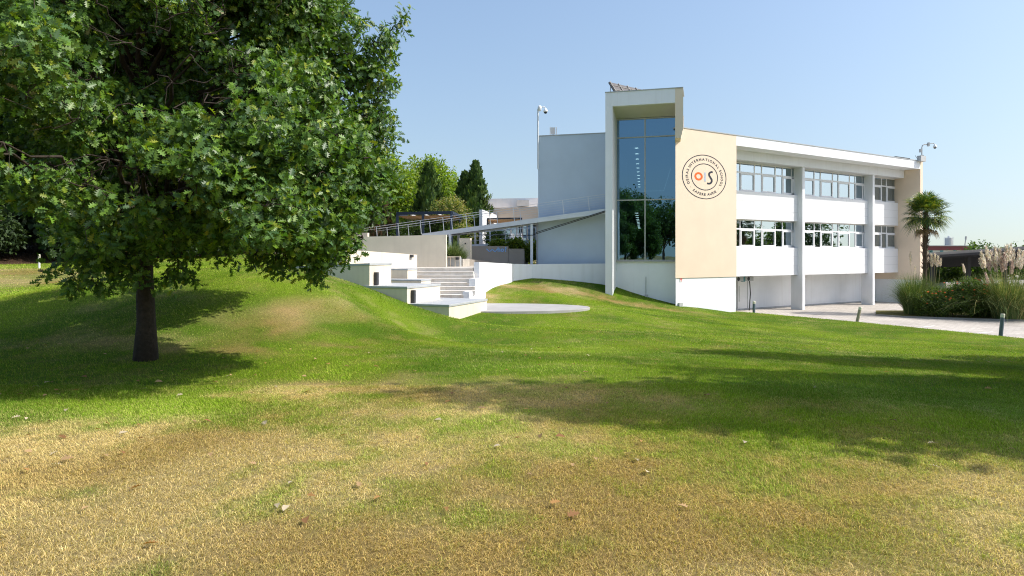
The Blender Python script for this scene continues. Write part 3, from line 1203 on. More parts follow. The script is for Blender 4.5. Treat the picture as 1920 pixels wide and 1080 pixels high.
mb.tube([(p1.x - 0.05, p1.y - 0.08, zt - 1.0), (p1.x - 0.25, p1.y - 0.06, zt - 1.4), (p1.x - 0.55, p1.y - 0.04, ROOF + 0.5)], 0.015, 5)
mb.build('cable', M['dark'], cam_r)
# roof floodlight box beside it
q0 = F.p(SE - 0.35, 0.02, 0)
mb = MB()
mb.fbox(F, SE - 0.55, SE + 0.2, 0.034, 0.34, ROOF - 0.05, ROOF + 0.38)
fl = mb.build('roof_hatch', M['greyplastic'])
tag(fl, 'small grey box on the roof edge beside the bent camera pole', 'box')
mb = MB()
mb.fbox(F, SE - 2.6, SE - 0.56, -0.9, -0.5, ROOF + 0.062, ROOF + 0.26)
tag(mb.build('roof_duct', M['dark']), 'low dark duct lying on the roof beside the small grey box', 'duct')

# antenna panel on the left wing roof
s1 = lf.sat(1037, -0.5)
ap = lf.p(s1, -0.5, ROOF + 0.06)
ant = empty('antenna', ap, 'small grey panel antenna standing on the left wing roof', 'antenna')
mb = MB()
mb.tube([ap + Vector((0, 0, -0.02)), ap + Vector((0, 0, 0.15))], 0.03, 6)
mb.build('mast', M['greyplastic'], ant)
mb = MB()
mb.box(ap.x - 0.14, ap.x + 0.12, ap.y - 0.06, ap.y + 0.06, ap.z + 0.13, ap.z + 0.55)
mb.build('panel', M['greyplastic'], ant)
for dx in (-0.18, 0.2):
    mb = MB()
    mb.box(ap.x + dx - 0.025, ap.x + dx + 0.025, ap.y - 0.05, ap.y + 0.05, ap.z - 0.01, ap.z + 0.58)
    for k in range(6):
        mb.box(ap.x + dx - 0.04, ap.x + dx + 0.04, ap.y - 0.06, ap.y - 0.052, ap.z + 0.06 + k * 0.09, ap.z + 0.10 + k * 0.09)
    mb.build('element', M['inox'], ant)

# solar panel on the tower roof, seen from behind
a = T.p(0.25, -2.6, TZ + 0.05)
sol = empty('solar_panel', a, 'tilted solar panel row seen from behind on the tower roof', 'solar panel')
pl = P(1141, 154.5, 43.5)
pr = P(1206, 169.5, 46.5)
bl_ = P(1146, 172, 43.0)
dz = Vector((0.35, -0.5, -0.95))
mb = MB()
q4 = [pl, pr, pr + Vector((0.35, -0.9, -1.0)), pl + Vector((0.35, -0.9, -1.0))]
nn = (q4[1] - q4[0]).cross(q4[3] - q4[0]).normalized() * 0.04
mb.add([p - nn for p in q4] + [p + nn for p in q4], [(0, 1, 2, 3), (7, 6, 5, 4), (0, 4, 5, 1), (1, 5, 6, 2), (2, 6, 7, 3), (3, 7, 4, 0)])
mb.build('panel', M['solar'], sol)
mb = MB()
for t in (0.02, 0.25, 0.5, 0.75, 0.98):
    x = q4[0].lerp(q4[1], t)
    y = q4[3].lerp(q4[2], t)
    mb.beam(x - nn * 2.0, y - nn * 2.0, 0.05, 0.05)
for t in (0.25, 0.6, 0.95):
    mb.beam(q4[0].lerp(q4[3], t) - nn * 1.6, q4[1].lerp(q4[2], t) - nn * 1.6, 0.035, 0.03)
for t in (0.02, 0.33, 0.66, 0.98):
    x = q4[0].lerp(q4[1], t) + (q4[3] - q4[0]) * 0.2
    mb.tube([x, Vector((x.x - 0.1, x.y + 0.1, TZ + 0.04))], 0.025, 6)
mb.build('rack', M['concrete'], sol)

# wall box with conduit
s1 = T.sat(1212, -TD + 0.03)
bx_ = T.p(s1, -TD + 0.03, PZ(556, 41.0))
cond = empty('junction_box', bx_, 'small grey box with a thin vertical conduit on the white wall below the tall window', 'electrical box')
mb = MB()
mb.fbox(T, s1 - 0.09, s1 + 0.09, -TD + 0.021, -TD + 0.12, bx_.z - 0.12, bx_.z + 0.12)
mb.build('box', M['greyplastic'], cond, bevel=0.01)
mb = MB()
mb.tube([T.p(s1 - 0.03, -TD + 0.045, bx_.z + 0.12), T.p(s1 - 0.03, -TD + 0.045, bx_.z + 1.2)], 0.02, 8)
mb.build('conduit', M['greyplastic'], cond)
s1 = F.sat(1274.7, -0.03)
zb = F.zat(1274.7, 571.5, -0.03)
mb = MB()
mb.fbox(F, s1 - 0.15, s1 + 0.15, -0.038, 0.08, zb - 0.18, zb + 0.13)
tag(mb.build('meter_box', M['greyplastic'], bevel=0.012), 'plain grey meter box low on the white wall under the emblem', 'electrical box')
s1 = F.sat(1277, -0.03)
zb = F.zat(1277, 525, -0.03)
mb = MB()
mb.fbox(F, s1 - 0.11, s1 + 0.10, -0.038, -0.02, zb - 0.11, zb + 0.10)
sg = mb.build('safety_sign', M['frame'])
tag(sg, 'small red and white sign at the top left of the white plinth wall', 'sign')
mb = MB()
mb.fbox(F, s1 - 0.10, s1 + 0.09, -0.0198, -0.017, zb + 0.02, zb + 0.092)
for k in range(3):
    mb.fbox(F, s1 - 0.06, s1 + 0.06, -0.0198, -0.017, zb - 0.08 + k * 0.03, zb - 0.065 + k * 0.03)
mb.build('marking', M['red'], sg)

# air conditioners and cable in the undercroft
for k, (pxa, lab) in enumerate(((1386.5, 'air conditioning unit hanging under the spandrel nearest the logo wall'), (1405.5, 'second air conditioning unit hanging under the spandrel with a cable'))):
    s1 = F.sat(pxa, -2.3)
    zz = zs['l_bot']
    ac = empty('air_conditioner', F.p(s1, -2.3, zz - 0.4), lab, 'air conditioner')
    mb = MB()
    mb.fbox(F, s1 - 0.42, s1 + 0.42, -2.6, -2.3, zz - 0.36, zz - 0.05)
    mb.build('casing', M['greyplastic'], ac, bevel=0.015)
    mb = MB()
    cc = F.p(s1 - 0.1, -2.296, zz - 0.205)
    vs = [F.p(s1 - 0.1 + 0.14 * math.cos(i * math.pi / 10), -2.297, zz - 0.205 + 0.14 * math.sin(i * math.pi / 10)) for i in range(20)]
    mb.add(vs, [tuple(range(20))])
    mb.build('fan', M['dark'], ac)
    mb = MB()
    for sx in (-0.3, 0.3):
        mb.fbox(F, s1 + sx - 0.02, s1 + sx + 0.02, -2.5, -2.4, zz - 0.048, zz + 0.0)
    mb.build_split('bracket', M['dark'], ac)
mb = MB()
s1 = F.sat(1396, -2.3)
mb.fbox(F, s1 - 0.10, s1 + 0.10, -2.55, -2.32, zs['l_bot'] - 0.4, zs['l_bot'] - 0.004)
tag(mb.build('wall_panel', M['teal']), 'small teal panel hanging between the two air conditioning units', 'panel')
mb = MB()
s1 = F.sat(1404, -2.7)
s2 = F.sat(1411.5, -2.7)
zz = zs['l_bot']
mb.tube([F.p(s1, -2.65, zz - 0.3), F.p(s1 + 0.12, -2.7, zz - 0.7), F.p(s2, -2.9, zz - 1.25), F.p(s2, -3.0, PAVE + 0.01)], 0.035, 6)
tag(mb.build('hanging_cable', M['dark']), 'dark drain hose dropping from an air conditioning unit to the paving', 'hose')

# ------------------------------------------------------------------ terraced seats, stairs and walls
BP = Vector((0.936, -0.352))
BQ = Vector((0.352, 0.936))


def block(px, D, ylen, xlen, z_top, z_bot, label, name='seating_block', dz_left=0.0):
    c = Vector((PX(px, D), D))
    a = c
    b_ = c + BQ * ylen
    d_ = c - BP * xlen
    e_ = d_ + BQ * ylen
    poly = [tuple(a), tuple(b_), tuple(e_), tuple(d_)]
    o = empty(name, (c.x, c.y, z_bot + 0.3), label, 'seat block')
    mb = MB()
    th = 0.085
    mb.prism(poly, z_bot, [z_top - th, z_top - th, z_top - th + dz_left, z_top - th + dz_left])
    mb.build('wall', M['cream_wall'], o)
    k = 0.025
    pq = [tuple(c + BP * k - BQ * k), tuple(c + BP * k + BQ * (ylen + k)), tuple(c - BP * (xlen + k) + BQ * (ylen + k)), tuple(c - BP * (xlen + k) - BQ * k)]
    mb = MB()
    mb.prism(pq, [z_top - th + 0.001, z_top - th + 0.001, z_top - th + 0.001 + dz_left, z_top - th + 0.001 + dz_left], [z_top, z_top, z_top + dz_left, z_top + dz_left])
    mb.build('coping', M['coping'], o, bevel=0.01)
    return c


z1 = PZ(571.3, 25.0)
z2 = PZ(537.2, 25.5)
z3 = PZ(493.3, 26.1)
c1 = block(841.8, 25.0, 3.59, 4.6, z1, -1.3, 'lowest cream seating block with grey stone top beside the round stage')
c2 = block(763.2, 25.5, 2.75, 3.5, z2, z1 - 0.6, 'middle cream seating block with a dark wall light, one step above the lowest')
c3 = block(692.8, 26.1, 1.6, 4.47, z3, -0.3, 'top cream seating block, longest, with its end buried in the grass mound', dz_left=-0.18)

# recessed step lights in the lit faces
for (cc, t0, zt_, zb_, lab) in ((c2, 0.28, PZ(544.5, 25.6), z1 + 0.01, 'tall dark step light on the middle seating block'),
                                (c3, 0.30, PZ(510.5, 26.3), z2 + 0.01, 'tall dark step light on the top seating block')):
    n_ = Vector((BQ.y, -BQ.x))
    lo = cc + BQ * t0
    o = empty('step_light', (lo.x, lo.y, zb_), lab, 'wall light')
    mb = MB()
    q = [lo + n_ * 0.004, lo + BQ * 0.16 + n_ * 0.004, lo + BQ * 0.16 + n_ * 0.13, lo + n_ * 0.13]
    mb.prism([tuple(v) for v in q], zb_, zt_)
    mb.build('housing', M['dark'], o, bevel=0.008)
    mb = MB()
    q = [lo + BQ * 0.165 + n_ * 0.004, lo + BQ * 0.20 + n_ * 0.004, lo + BQ * 0.20 + n_ * 0.125, lo + BQ * 0.165 + n_ * 0.125]
    mb.prism([tuple(v) for v in q], zb_ + 0.02, zt_ - 0.02)
    mb.build('lens', M['greyplastic'], o)

# inner ledges
def ledge(pxr, D, zt_, zb_, label):
    c = Vector((PX(pxr, D), D))
    o = empty('seating_ledge', (c.x, c.y, zb_ + 0.2), label, 'seat ledge')
    poly = [tuple(c), tuple(c + BQ * 0.9), tuple(c - BP * 3.2 + BQ * 0.9), tuple(c - BP * 3.2)]
    mb = MB()
    mb.prism(poly, zb_, zt_ - 0.07)
    mb.build('wall', M['cream_wall'], o)
    mb = MB()
    k = 0.02
    poly = [tuple(c + BP * k - BQ * k), tuple(c + BP * k + BQ * 0.9), tuple(c - BP * 3.2 + BQ * 0.9), tuple(c - BP * 3.2 - BQ * k)]
    mb.prism(poly, zt_ - 0.069, zt_)
    mb.build('coping', M['coping'], o, bevel=0.008)


ledge(764, 31.0, PZ(504, 31.0), 0.0, 'narrow upper seat ledge at the left end of the stairs')
ledge(789.5, 29.5, PZ(524.5, 29.5), -0.4, 'narrow lower seat ledge at the left end of the stairs')

# stairs
zTop = PZ(502.5, 33.0)
zBot = PZ(559.5, 29.8)
st = empty('stairs', (PX(830, 30), 30, zBot), 'wide flight of pale stone steps between the cream blocks and the white wall', 'stairs')
NS = 8
for k in range(NS):
    t = k / (NS - 1)
    D0 = 29.8 + (33.0 - 29.8) * t
    za = zBot + (zTop - zBot) * (k + 1) / NS
    zprev = zBot + (zTop - zBot) * k / NS
    xl = PX(700, D0)
    xr = PX(887 - (1 - t) * 8, D0) + 0.3 * (1 - t)
    if k == 0:
        xr = PX(869, D0)
    mb = MB()
    mb.prism([(xl, D0 + 0.3), (xr, D0), (xr, 33.9), (xl, 33.9)], -0.9 if k == 0 else zprev - 0.03, za - 0.04)
    so = mb.build('step', M['step'], st)
    mb = MB()
    mb.prism([(xl, D0 + 0.27), (xr, D0 - 0.03), (xr, 33.9), (xl, 33.9)], za - 0.038, za)
    mb.build('tread', M['step'], so, bevel=0.008)

# plaza
mb = MB()
mb.prism([(PX(640, 33) - 3, 33.95), (PX(889, 33.4), 33.7), (PX(900, 36), 36), (PX(961.5, 40.7), 40.9), (1.15, 41.5), (1.15, 46), (-14, 46)], -0.9, zTop - 0.004)
tag(mb.build('plaza', M['plaza']), 'small paved plaza at the top of the stairs', 'paving', kind='structure')

# white wall along the stairs, then in front of the left wing
wh = empty('white_wall', (PX(893, 33), 33, -0.5), 'low white rendered wall running from the stairs to the tower', 'wall')
mb = MB()


def wall_seg(mbx, a, b_, th, z0, za, zb_):
    a = Vector(a)
    b_ = Vector(b_)
    d = (b_ - a).normalized()
    n_ = Vector((-d.y, d.x)) * th
    mbx.prism([tuple(a), tuple(b_), tuple(b_ + n_), tuple(a + n_)], z0, [za, zb_, zb_, za])


pa = (PX(898.6, 33.0), 33.0)
pb = (PX(963, 40.65), 40.65)
pc = (PX(997, 41.25), 41.25)
pd = T.xy(0.0, -TD + 0.3)
wall_seg(mb, pa, pb, 0.27, -1.2, PZ(491.3, 33), PZ(494.7, 40.65))
mb.build('parapet', M['white'], wh)
for (pxc, D, D2, yt, zlow) in ((891.0, 31.1, 32.98, 523, -1.5), (880.0, 29.75, 31.08, 547.5, -1.5)):
    mb = MB()
    a = Vector((PX(pxc, D), D))
    d = (Vector(pb) - Vector(pa)).normalized()
    L_ = (D2 - D) / d.y
    wall_seg(mb, a, a + d * L_, 0.30, zlow, PZ(yt, D), PZ(yt, D))
    mb.build('stepped_end', M['white'], wh)
mb = MB()
wall_seg(mb, (pb[0] + 0.002, pb[1]), pc, 0.25, -1.2, PZ(494.7, 40.65), PZ(495.5, 41.25))
wall_seg(mb, (pc[0] + 0.001, pc[1]), pd, 0.25, -1.6, PZ(495.5, 41.25), PZ(494, 41.4))
mb.build('front_wall', M['white'], wh)

# round stage
mb = MB()
N_ = 72
poly = [(-0.85 + 4.27 * math.cos(2 * math.pi * k / N_), 30.05 + 2.3 * math.sin(2 * math.pi * k / N_)) for k in range(N_)]
zst = -0.69
mb.prism(poly, zst - 0.5, zst)
stg = mb.build('round_stage', M['stage'], bevel=0.02)
tag(stg, 'flat oval grey concrete stage set in the lawn below the stairs', 'stage')

# cream retaining walls
a = (PX(642, 29.6), 29.6)
b_ = (PX(782, 34.6), 34.6)
mb = MB()
wall_seg(mb, a, b_, 0.28, -0.2, PZ(467.5, 29.6), PZ(477.6, 34.6))
w1 = mb.build('garden_wall', M['cream_wall'])
tag(w1, 'sunlit low cream garden wall with a slightly sloping top and a small square lamp', 'wall')
a2 = (PX(676, 36.0), 36.15)
b2 = (PX(836, 35.8), 35.85)
mb = MB()
wall_seg(mb, a2, b2, 0.3, 0.0, PZ(444, 36.15), PZ(440, 35.85))
w2 = mb.build('garden_wall', M['cream_wall'])
tag(w2, 'tall cream garden wall at the top of the stairs below the ramp railing', 'wall')
a3 = (PX(640, 40), 40.2)
b3 = (PX(689, 40), 40.0)
mb = MB()
wall_seg(mb, a3, b3, 0.3, 0.5, PZ(436.5, 40), PZ(436.5, 40))
tag(mb.build('garden_wall', M['cream_wall']), 'short cream wall at the left end of the ramp railing', 'wall')
mb = MB()
wall_seg(mb, (PX(861, 42.2), 42.2), (PX(881.5, 42), 42.0), 0.3, 0.5, PZ(446.6, 42.2), PZ(446.6, 42))
cp = mb.build('garden_wall', M['cream_wall'])
tag(cp, 'small square cream wall end under the footbridge with a dark socket', 'wall')
mb = MB()
v = P(872.5, 456.5, 42.08)
mb.box(v.x - 0.04, v.x + 0.04, v.y - 0.03, v.y + 0.0, v.z - 0.04, v.z + 0.04)
mb.build('socket', M['dark'], cp)

# wall lamps
def wall_lamp(px, py, D, n_, label):
    v = P(px, py, D)
    o = empty('wall_lamp', v, label, 'wall light')
    d = Vector((-n_[1], n_[0]))
    nn_ = Vector(n_)
    def pr(a0, a1, e0, e1, z0, z1):
        mb = MB()
        p = Vector((v.x, v.y))
        mb.prism([tuple(p + d * a0 + nn_ * e0), tuple(p + d * a1 + nn_ * e0), tuple(p + d * a1 + nn_ * e1), tuple(p + d * a0 + nn_ * e1)], v.z + z0, v.z + z1)
        return mb
    pr(-0.11, 0.11, 0.0, 0.03, -0.13, 0.13).build('back_plate', M['greyplastic'], o)
    pr(-0.09, 0.09, 0.031, 0.14, -0.02, 0.12).build('housing', M['dark'], o, bevel=0.008)


wn_ = (0.896, -0.443)
wall_lamp(769.5, 482, 34.12, wn_, 'small dark wall lamp on the sunlit sloping garden wall')

# grey low wall with panels (planter) and the taupe wall with writing
mb = MB()
wall_seg(mb, (PX(837.5, 37.4), 37.4), (PX(863, 37.3), 37.3), 0.3, 0.6, PZ(482, 37.4), PZ(482.7, 37.3))
pw = mb.build('planter_wall', M['coping'])
tag(pw, 'low grey panelled planter wall at the right of the tall cream wall', 'wall')
mb = MB()
for px in (838.5, 845, 853.5, 862.3):
    v = P(px, 490, 37.35)
    mb.box(v.x - 0.02, v.x + 0.02, v.y - 0.05, v.y - 0.0, 0.9, PZ(482.5, 37.35))
mb.box(PX(837.5, 37.3), PX(863, 37.3), 37.25, 37.75, PZ(482.4, 37.35), PZ(482.4, 37.35) + 0.05)
mb.build('edge_strip', M['cream_wall'], pw)
wall_lamp(857.5, 486.3, 37.30, (0.0, -1.0), 'small dark wall lamp on the grey panelled planter wall')

tw_ = empty('taupe_wall', (PX(905, 43.5), 43.5, 1.0), 'taupe rendered wall with a light blue painted question on it', 'wall')
mb = MB()
pts_ = [(PX(840, 42.7), 42.7), (PX(852, 43.25), 43.25), (PX(866, 43.5), 43.5), (PX(953.2, 43.5), 43.5)]
tops = [PZ(463.5, 42.7), PZ(462.5, 43.25), PZ(461.5, 43.5), PZ(461.3, 43.5)]
for i in range(3):
    wall_seg(mb, pts_[i], pts_[i + 1], 0.3, 0.5, tops[i], tops[i + 1])
mb.build('panel', M['grey_wall'], tw_)
mb = MB()
wall_seg(mb, (PX(953.6, 43.53), 43.53), (PX(983, 43.53), 43.53), 0.3, 0.5, PZ(466.4, 43.5), PZ(466.4, 43.5))
mb.build('panel', M['grey_wall'], tw_)
mb = MB()
wall_seg(mb, (PX(866, 39.4), 39.4), (PX(918, 42.6), 42.6), 0.25, 0.5, PZ(484.5, 39.4), PZ(490, 42.6))
wall_seg(mb, (PX(838, 39.2), 39.3), (PX(865.8, 39.4), 39.4), 0.25, 0.5, PZ(483.5, 39.3), PZ(484.5, 39.4))
mb.build('low_kerb', M['grey_wall'], tw_)
mb = MB()
yy = 43.485
zz = [(912, 466.5), (918, 472), (923, 467.5), (928, 472), (933, 466.5)]
for i in range(4):
    a = Vector((PX(zz[i][0], yy), yy, PZ(zz[i][1], yy)))
    b_ = Vector((PX(zz[i + 1][0], yy), yy, PZ(zz[i + 1][1], yy)))
    mb.beam(a, b_, 0.012, 0.055)
mb.build('letter', M['blueink'], tw_)
mb = MB()
for (ch, px) in (('h', 935.6), ('o', 942), ('?', 948)):
    vs, fs, _ = glyph(ch)
    out = [(PX(px, yy) + x * 0.40, yy - 0.004, PZ(471.7, yy) + y * 0.40) for (x, y) in vs]
    mb.add(out, fs)
mb.build_split('letter', M['blueink'], tw_)

# upper terrace
mb = MB()
mb.prism([(-16, 36.6), (-3.62, 36.3), (-3.62, 43.9), (0.75, 43.9), (1.1, 46), (1.1, 75), (-22, 75), (-20, 44)], 0.0, 1.85)
tag(mb.build('terrace', M['plaza']), 'raised terrace behind the garden walls', 'terrace', kind='structure')

# ------------------------------------------------------------------ footbridge
BA = Vector((T.xy(0.0, -0.9)[0], T.xy(0.0, -0.9)[1], 0))
BR = Vector((PX(1136, 41.0), 41.0, PZ(395, 41.0)))
BLf = Vector((PX(848.6, 43.7), 43.7, PZ(434, 43.7)))
bd = (BLf - BR)
bridge = empty('footbridge', BLf, 'white steel footbridge ramp with cable railing rising to the tower', 'footbridge')
BE_ = BR + bd * (348 / 287)        # left end of the beam
u2 = Vector((bd.x, bd.y, 0)).normalized()
nb = Vector((-u2.y, u2.x, 0))
if nb.y < 0:
    nb = -nb
WB = 1.55
mb = MB()
mb.beam(BR + Vector((0, 0, -0.02)), BE_ + Vector((0, 0, -0.02)), 0.12, 0.28)
mb.beam(BR + nb * WB + Vector((0, 0, -0.02)), BE_ + nb * WB + Vector((0, 0, -0.02)), 0.12, 0.28)
mb.build_split('girder', M['steel'], bridge)
mb = MB()
mb.beam(BR + nb * WB / 2 + Vector((0, 0, -0.04)), BE_ + nb * WB / 2 + Vector((0, 0, -0.04)), WB - 0.13, 0.1)
mb.build('deck', M['coping'], bridge)
# railing: posts and rails on both sides
RE = BR + bd * (470 / 287)
ldir = bd.normalized()
for side in (0, 1):
    off = nb * (WB * side)
    rails = MB()
    for hh in (1.0, 0.86):
        rails.tube([BR + off + Vector((0, 0, hh)), RE + off + Vector((0, 0, hh))], 0.013 if hh == 1.0 else 0.009, 6)
    for hh in (0.28, 0.42, 0.57, 0.72):
        rails.tube([BR + off + Vector((0, 0, hh)), BR + (BE_ - BR) * 0.5 + off + Vector((0, 0, hh))], 0.006, 5)
    rails.build('railing', M['inox'], bridge)
    L_ = (RE - BR).length
    k = 0
    t = 1.0
    while t < L_:
        b0 = BR + ldir * t + off + Vector((0, 0, 0.1))
        mb = MB()
        mb.beam(b0, b0 + Vector((0, 0, 0.91)) + ldir * 0.09, 0.04, 0.025)
        mb.build('post', M['inox'], bridge)
        t += 1.58
for px, D, yb in ((844, 43.72, 470), (996.8, 42.4, 489)):
    v = P(px, 440, D)
    zt_ = (BR + bd * ((1136 - px) / 287)).z - 0.17
    mb = MB()
    for o_ in (0, 1):
        q = v + nb * (WB * o_)
        mb.beam((q.x, q.y, 0.9), (q.x, q.y, zt_), 0.16, 0.16)
    mb.build_split('leg', M['steel'], bridge)
mb = MB()
for (pxa, ya, pxb, yb) in ((1136, 394, 1005, 436), (1136, 396, 1000, 440), (1000, 440, 848, 440)):
    D_ = lambda px: 41.0 + (1136 - px) / 287 * 2.7
    mb.tube([P(pxa, ya + 1, D_(pxa) - 0.1), P(pxb, yb, D_(pxb) - 0.1)], 0.022, 6)
mb.build_split('tie_rod', M['dark'], bridge)

# lower deck
ld = empty('walkway', P(940, 457, 46.5), 'lower white steel walkway with thin railing passing under the footbridge', 'footbridge')
a = P(880, 461, 46.8)
b_ = P(1012, 451.5, 46.0)
mb = MB()
mb.beam(a, b_, 0.12, 0.16)
mb.beam(a + Vector((0, 1.5, 0)), b_ + Vector((0, 1.5, 0)), 0.12, 0.16)
mb.build_split('girder', M['steel'], ld)
mb = MB()
mb.beam(a + Vector((0, 0.75, 0)), b_ + Vector((0, 0.75, 0)), 1.36, 0.08)
mb.build('deck', M['coping'], ld)
mb = MB()
for o_ in (0, 1.5):
    for hh in (0.95, 0.65, 0.35):
        mb.tube([a + Vector((0, o_, hh)), b_ + Vector((0, o_, hh))], 0.018 if hh > 0.9 else 0.007, 5)
mb.build('railing', M['inox'], ld)
for o_ in (0, 1.5):
    for t in (0.08, 0.3, 0.52, 0.74, 0.96):
        q = a.lerp(b_, t) + Vector((0, o_, 0.08))
        mb = MB()
        mb.beam(q, q + Vector((-0.05, 0, 0.87)), 0.05, 0.03)
        mb.build('post', M['inox'], ld)
mb = MB()
for px in (905, 990):
    q = P(px, 460, 46.4)
    mb.beam((q.x, q.y, 1.7), (q.x, q.y, q.z - 0.03), 0.12, 0.12)
mb.build_split('leg', M['steel'], ld)

# ------------------------------------------------------------------ pergola
def pergola(corners, ztop, zbase, label, posts, thick=0.17, slats=True):
    o = empty('pergola', (corners[0].x, corners[0].y, zbase), label, 'pergola')
    mb = MB()
    n_ = len(corners)
    for i in range(n_):
        a, b_ = corners[i], corners[(i + 1) % n_]
        mb.beam((a.x, a.y, ztop - 0.1 - 0.002 * i), (b_.x, b_.y, ztop - 0.1 - 0.002 * i), thick, 0.2)
    mb.build('roof_frame', M['navy'], o)
    for q in posts:
        mb = MB()
        mb.beam((q.x, q.y, zbase), (q.x, q.y, ztop - 0.2), thick, thick)
        mb.build('post', M['navy'], o)
    mb = MB()
    for k in range(12):
        t = (k + 0.5) / 12
        a = corners[0].lerp(corners[3], t)
        b_ = corners[1].lerp(corners[2], t)
        mb.beam((a.x, a.y, ztop - 0.27), (b_.x, b_.y, ztop - 0.27), 0.26, 0.05)
    mb.build('slat_roof', M['wood'], o)
    mb = MB()
    for t in (0.25, 0.5, 0.75):
        a = corners[0].lerp(corners[1], t)
        b_ = corners[3].lerp(corners[2], t)
        mb.beam((a.x, a.y, ztop - 0.185), (b_.x, b_.y, ztop - 0.185), 0.08, 0.1)
    mb.build_split('joist', M['steel'], o)


pz = 4.58
ca = Vector((PX(745, 47.5), 47.5, 0))
cb = Vector((PX(846.5, 46.4), 46.4, 0))
cd = Vector((PX(786, 57.5), 57.5, 0))
cc_ = Vector((PX(879, 56.5), 56.5, 0))
pergola([ca, cb, cc_, cd], pz, 1.85, 'navy steel pergola with timber slat roof beside the dark cypress', [ca, ca.lerp(cb, 0.48), cb, cc_, cb.lerp(cc_, 0.45), cd])

# ------------------------------------------------------------------ building behind
bb = empty('back_building', (0, 60, 1.85), 'white and beige building with glazed ground floor behind the footbridge', 'building')
mb = MB()
xl = PX(903, 60)
mb.prism([(xl, 60.6), (9, 58.0), (9, 70), (xl, 70)], PZ(421, 60), PZ(389, 60))
mb.build('upper_wall', M['cream'], bb)
mb = MB()
mb.prism([(PX(900, 63), 63.5), (9, 61), (9, 70.2), (PX(900, 63), 70.2)], PZ(389, 60) + 0.01, PZ(369.5, 61.5))
par = mb.build('parapet', M['white'], bb)
mb = MB()
v = P(980, 381.5, 61.9)
mb.box(v.x - 0.55, v.x + 0.55, 61.5, 62.5, v.z - 0.28, v.z + 0.28)
mb.build('vent', M['greyplastic'], bb)
mb = MB()
mb.prism([(xl + 1.5, 62), (9, 60), (9, 70), (xl + 1.5, 70)], 1.8, PZ(421, 60) - 0.01)
mb.build('lower_wall', M['interior'], bb)
mb = MB()
for px in (936, 947, 958, 969, 980, 989):
    v = P(px, 440, 60.4)
    mb.box(v.x - 0.06, v.x + 0.06, 60.3, 60.5, 1.86, PZ(421.5, 60.4))
gw = mb.build('window', M['greyplastic'], bb)
mb = MB()
mb.add([(PX(936, 60.4), 60.4, 1.86), (PX(1000, 60.4), 60.4, 1.86), (PX(1000, 60.4), 60.4, PZ(421.6, 60.4)), (PX(936, 60.4), 60.4, PZ(421.6, 60.4))], [(0, 1, 2, 3)])
mb.build('pane', M['wglass'], gw)
sw = empty('white_screen_wall', (PX(904, 52), 52, 1.85), 'tall sunlit white wall at the left corner of the building behind', 'wall')
mb = MB()
wall_seg(mb, (PX(904.5, 52), 52), (PX(931.5, 60.0), 60.0), 0.25, 1.8, PZ(393, 52), PZ(403, 60))
mb.build('wall', M['white'], sw)
# small wooden canopy
cn = empty('canopy', P(945, 415, 54), 'small flat canopy with timber underside in front of the building behind', 'canopy')
a, b_, c_, d_ = P(914, 412, 54.2), P(978, 409, 53.4), P(975, 409, 58), P(922, 411, 58)
zt_ = PZ(410.0, 54)
mb = MB()
for (p, q) in ((a, b_), (b_, c_), (c_, d_), (d_, a)):
    mb.beam((p.x, p.y, zt_), (q.x, q.y, zt_), 0.1, 0.12)
mb.build('frame', M['dark'], cn)
mb = MB()
mb.prism([(a.x, a.y), (b_.x, b_.y), (c_.x, c_.y), (d_.x, d_.y)], zt_ - 0.16, zt_ - 0.07)
mb.build('slat_roof', M['wood'], cn)
mb = MB()
for q in (a, b_, c_, d_):
    mb.beam((q.x, q.y, 1.85), (q.x, q.y, zt_ - 0.07), 0.09, 0.09)
mb.build_split('post', M['dark'], cn)


# white garden chairs on the terrace
def chair(px, D, rot, label):
    v = P(px, 448, D)
    zb_ = 2.35
    o = empty('garden_chair', (v.x, v.y, zb_), label, 'chair', 'white garden chairs on the terrace')
    c_, s_ = math.cos(rot), math.sin(rot)

    def tr(x, y, z):
        return (v.x + x * c_ - y * s_, v.y + x * s_ + y * c_, zb_ + z)
    for (x, y) in ((-0.22, -0.22), (0.22, -0.22), (0.22, 0.22), (-0.22, 0.22)):
        mb = MB()
        mb.tube([tr(x * 1.15, y * 1.15, 0), tr(x, y, 0.44)], 0.02, 6)
        mb.build('leg', M['frame'], o)
    mb = MB()
    mb.beam(tr(-0.24, 0, 0.45), tr(0.24, 0, 0.45), 0.5, 0.03)
    mb.build('seat', M['frame'], o)
    mb = MB()
    for k in range(5):
        x = -0.2 + 0.1 * k
        mb.beam(tr(x, 0.24, 0.46), tr(x, 0.32, 0.85), 0.05, 0.02)
    mb.beam(tr(-0.23, 0.325, 0.86), tr(0.23, 0.325, 0.86), 0.03, 0.05)
    mb.build('backrest', M['frame'], o)


mb = MB()
mb.prism([(-1.5, 50), (1.05, 50), (1.05, 58), (-1.5, 58)], 1.851, 2.35)
tag(mb.build('deck_platform', M['plaza']), 'raised paved platform in front of the building behind', 'terrace', kind='structure')
chair(962, 52.0, 0.4, 'white garden chair at the left on the terrace under the footbridge')
chair(970, 52.6, -0.5, 'white garden chair between the two others on the terrace')
chair(983, 52.0, 1.2, 'white garden chair nearest the left wing wall on the terrace')

# ------------------------------------------------------------------ vegetation tools
LEAF_OAK = None


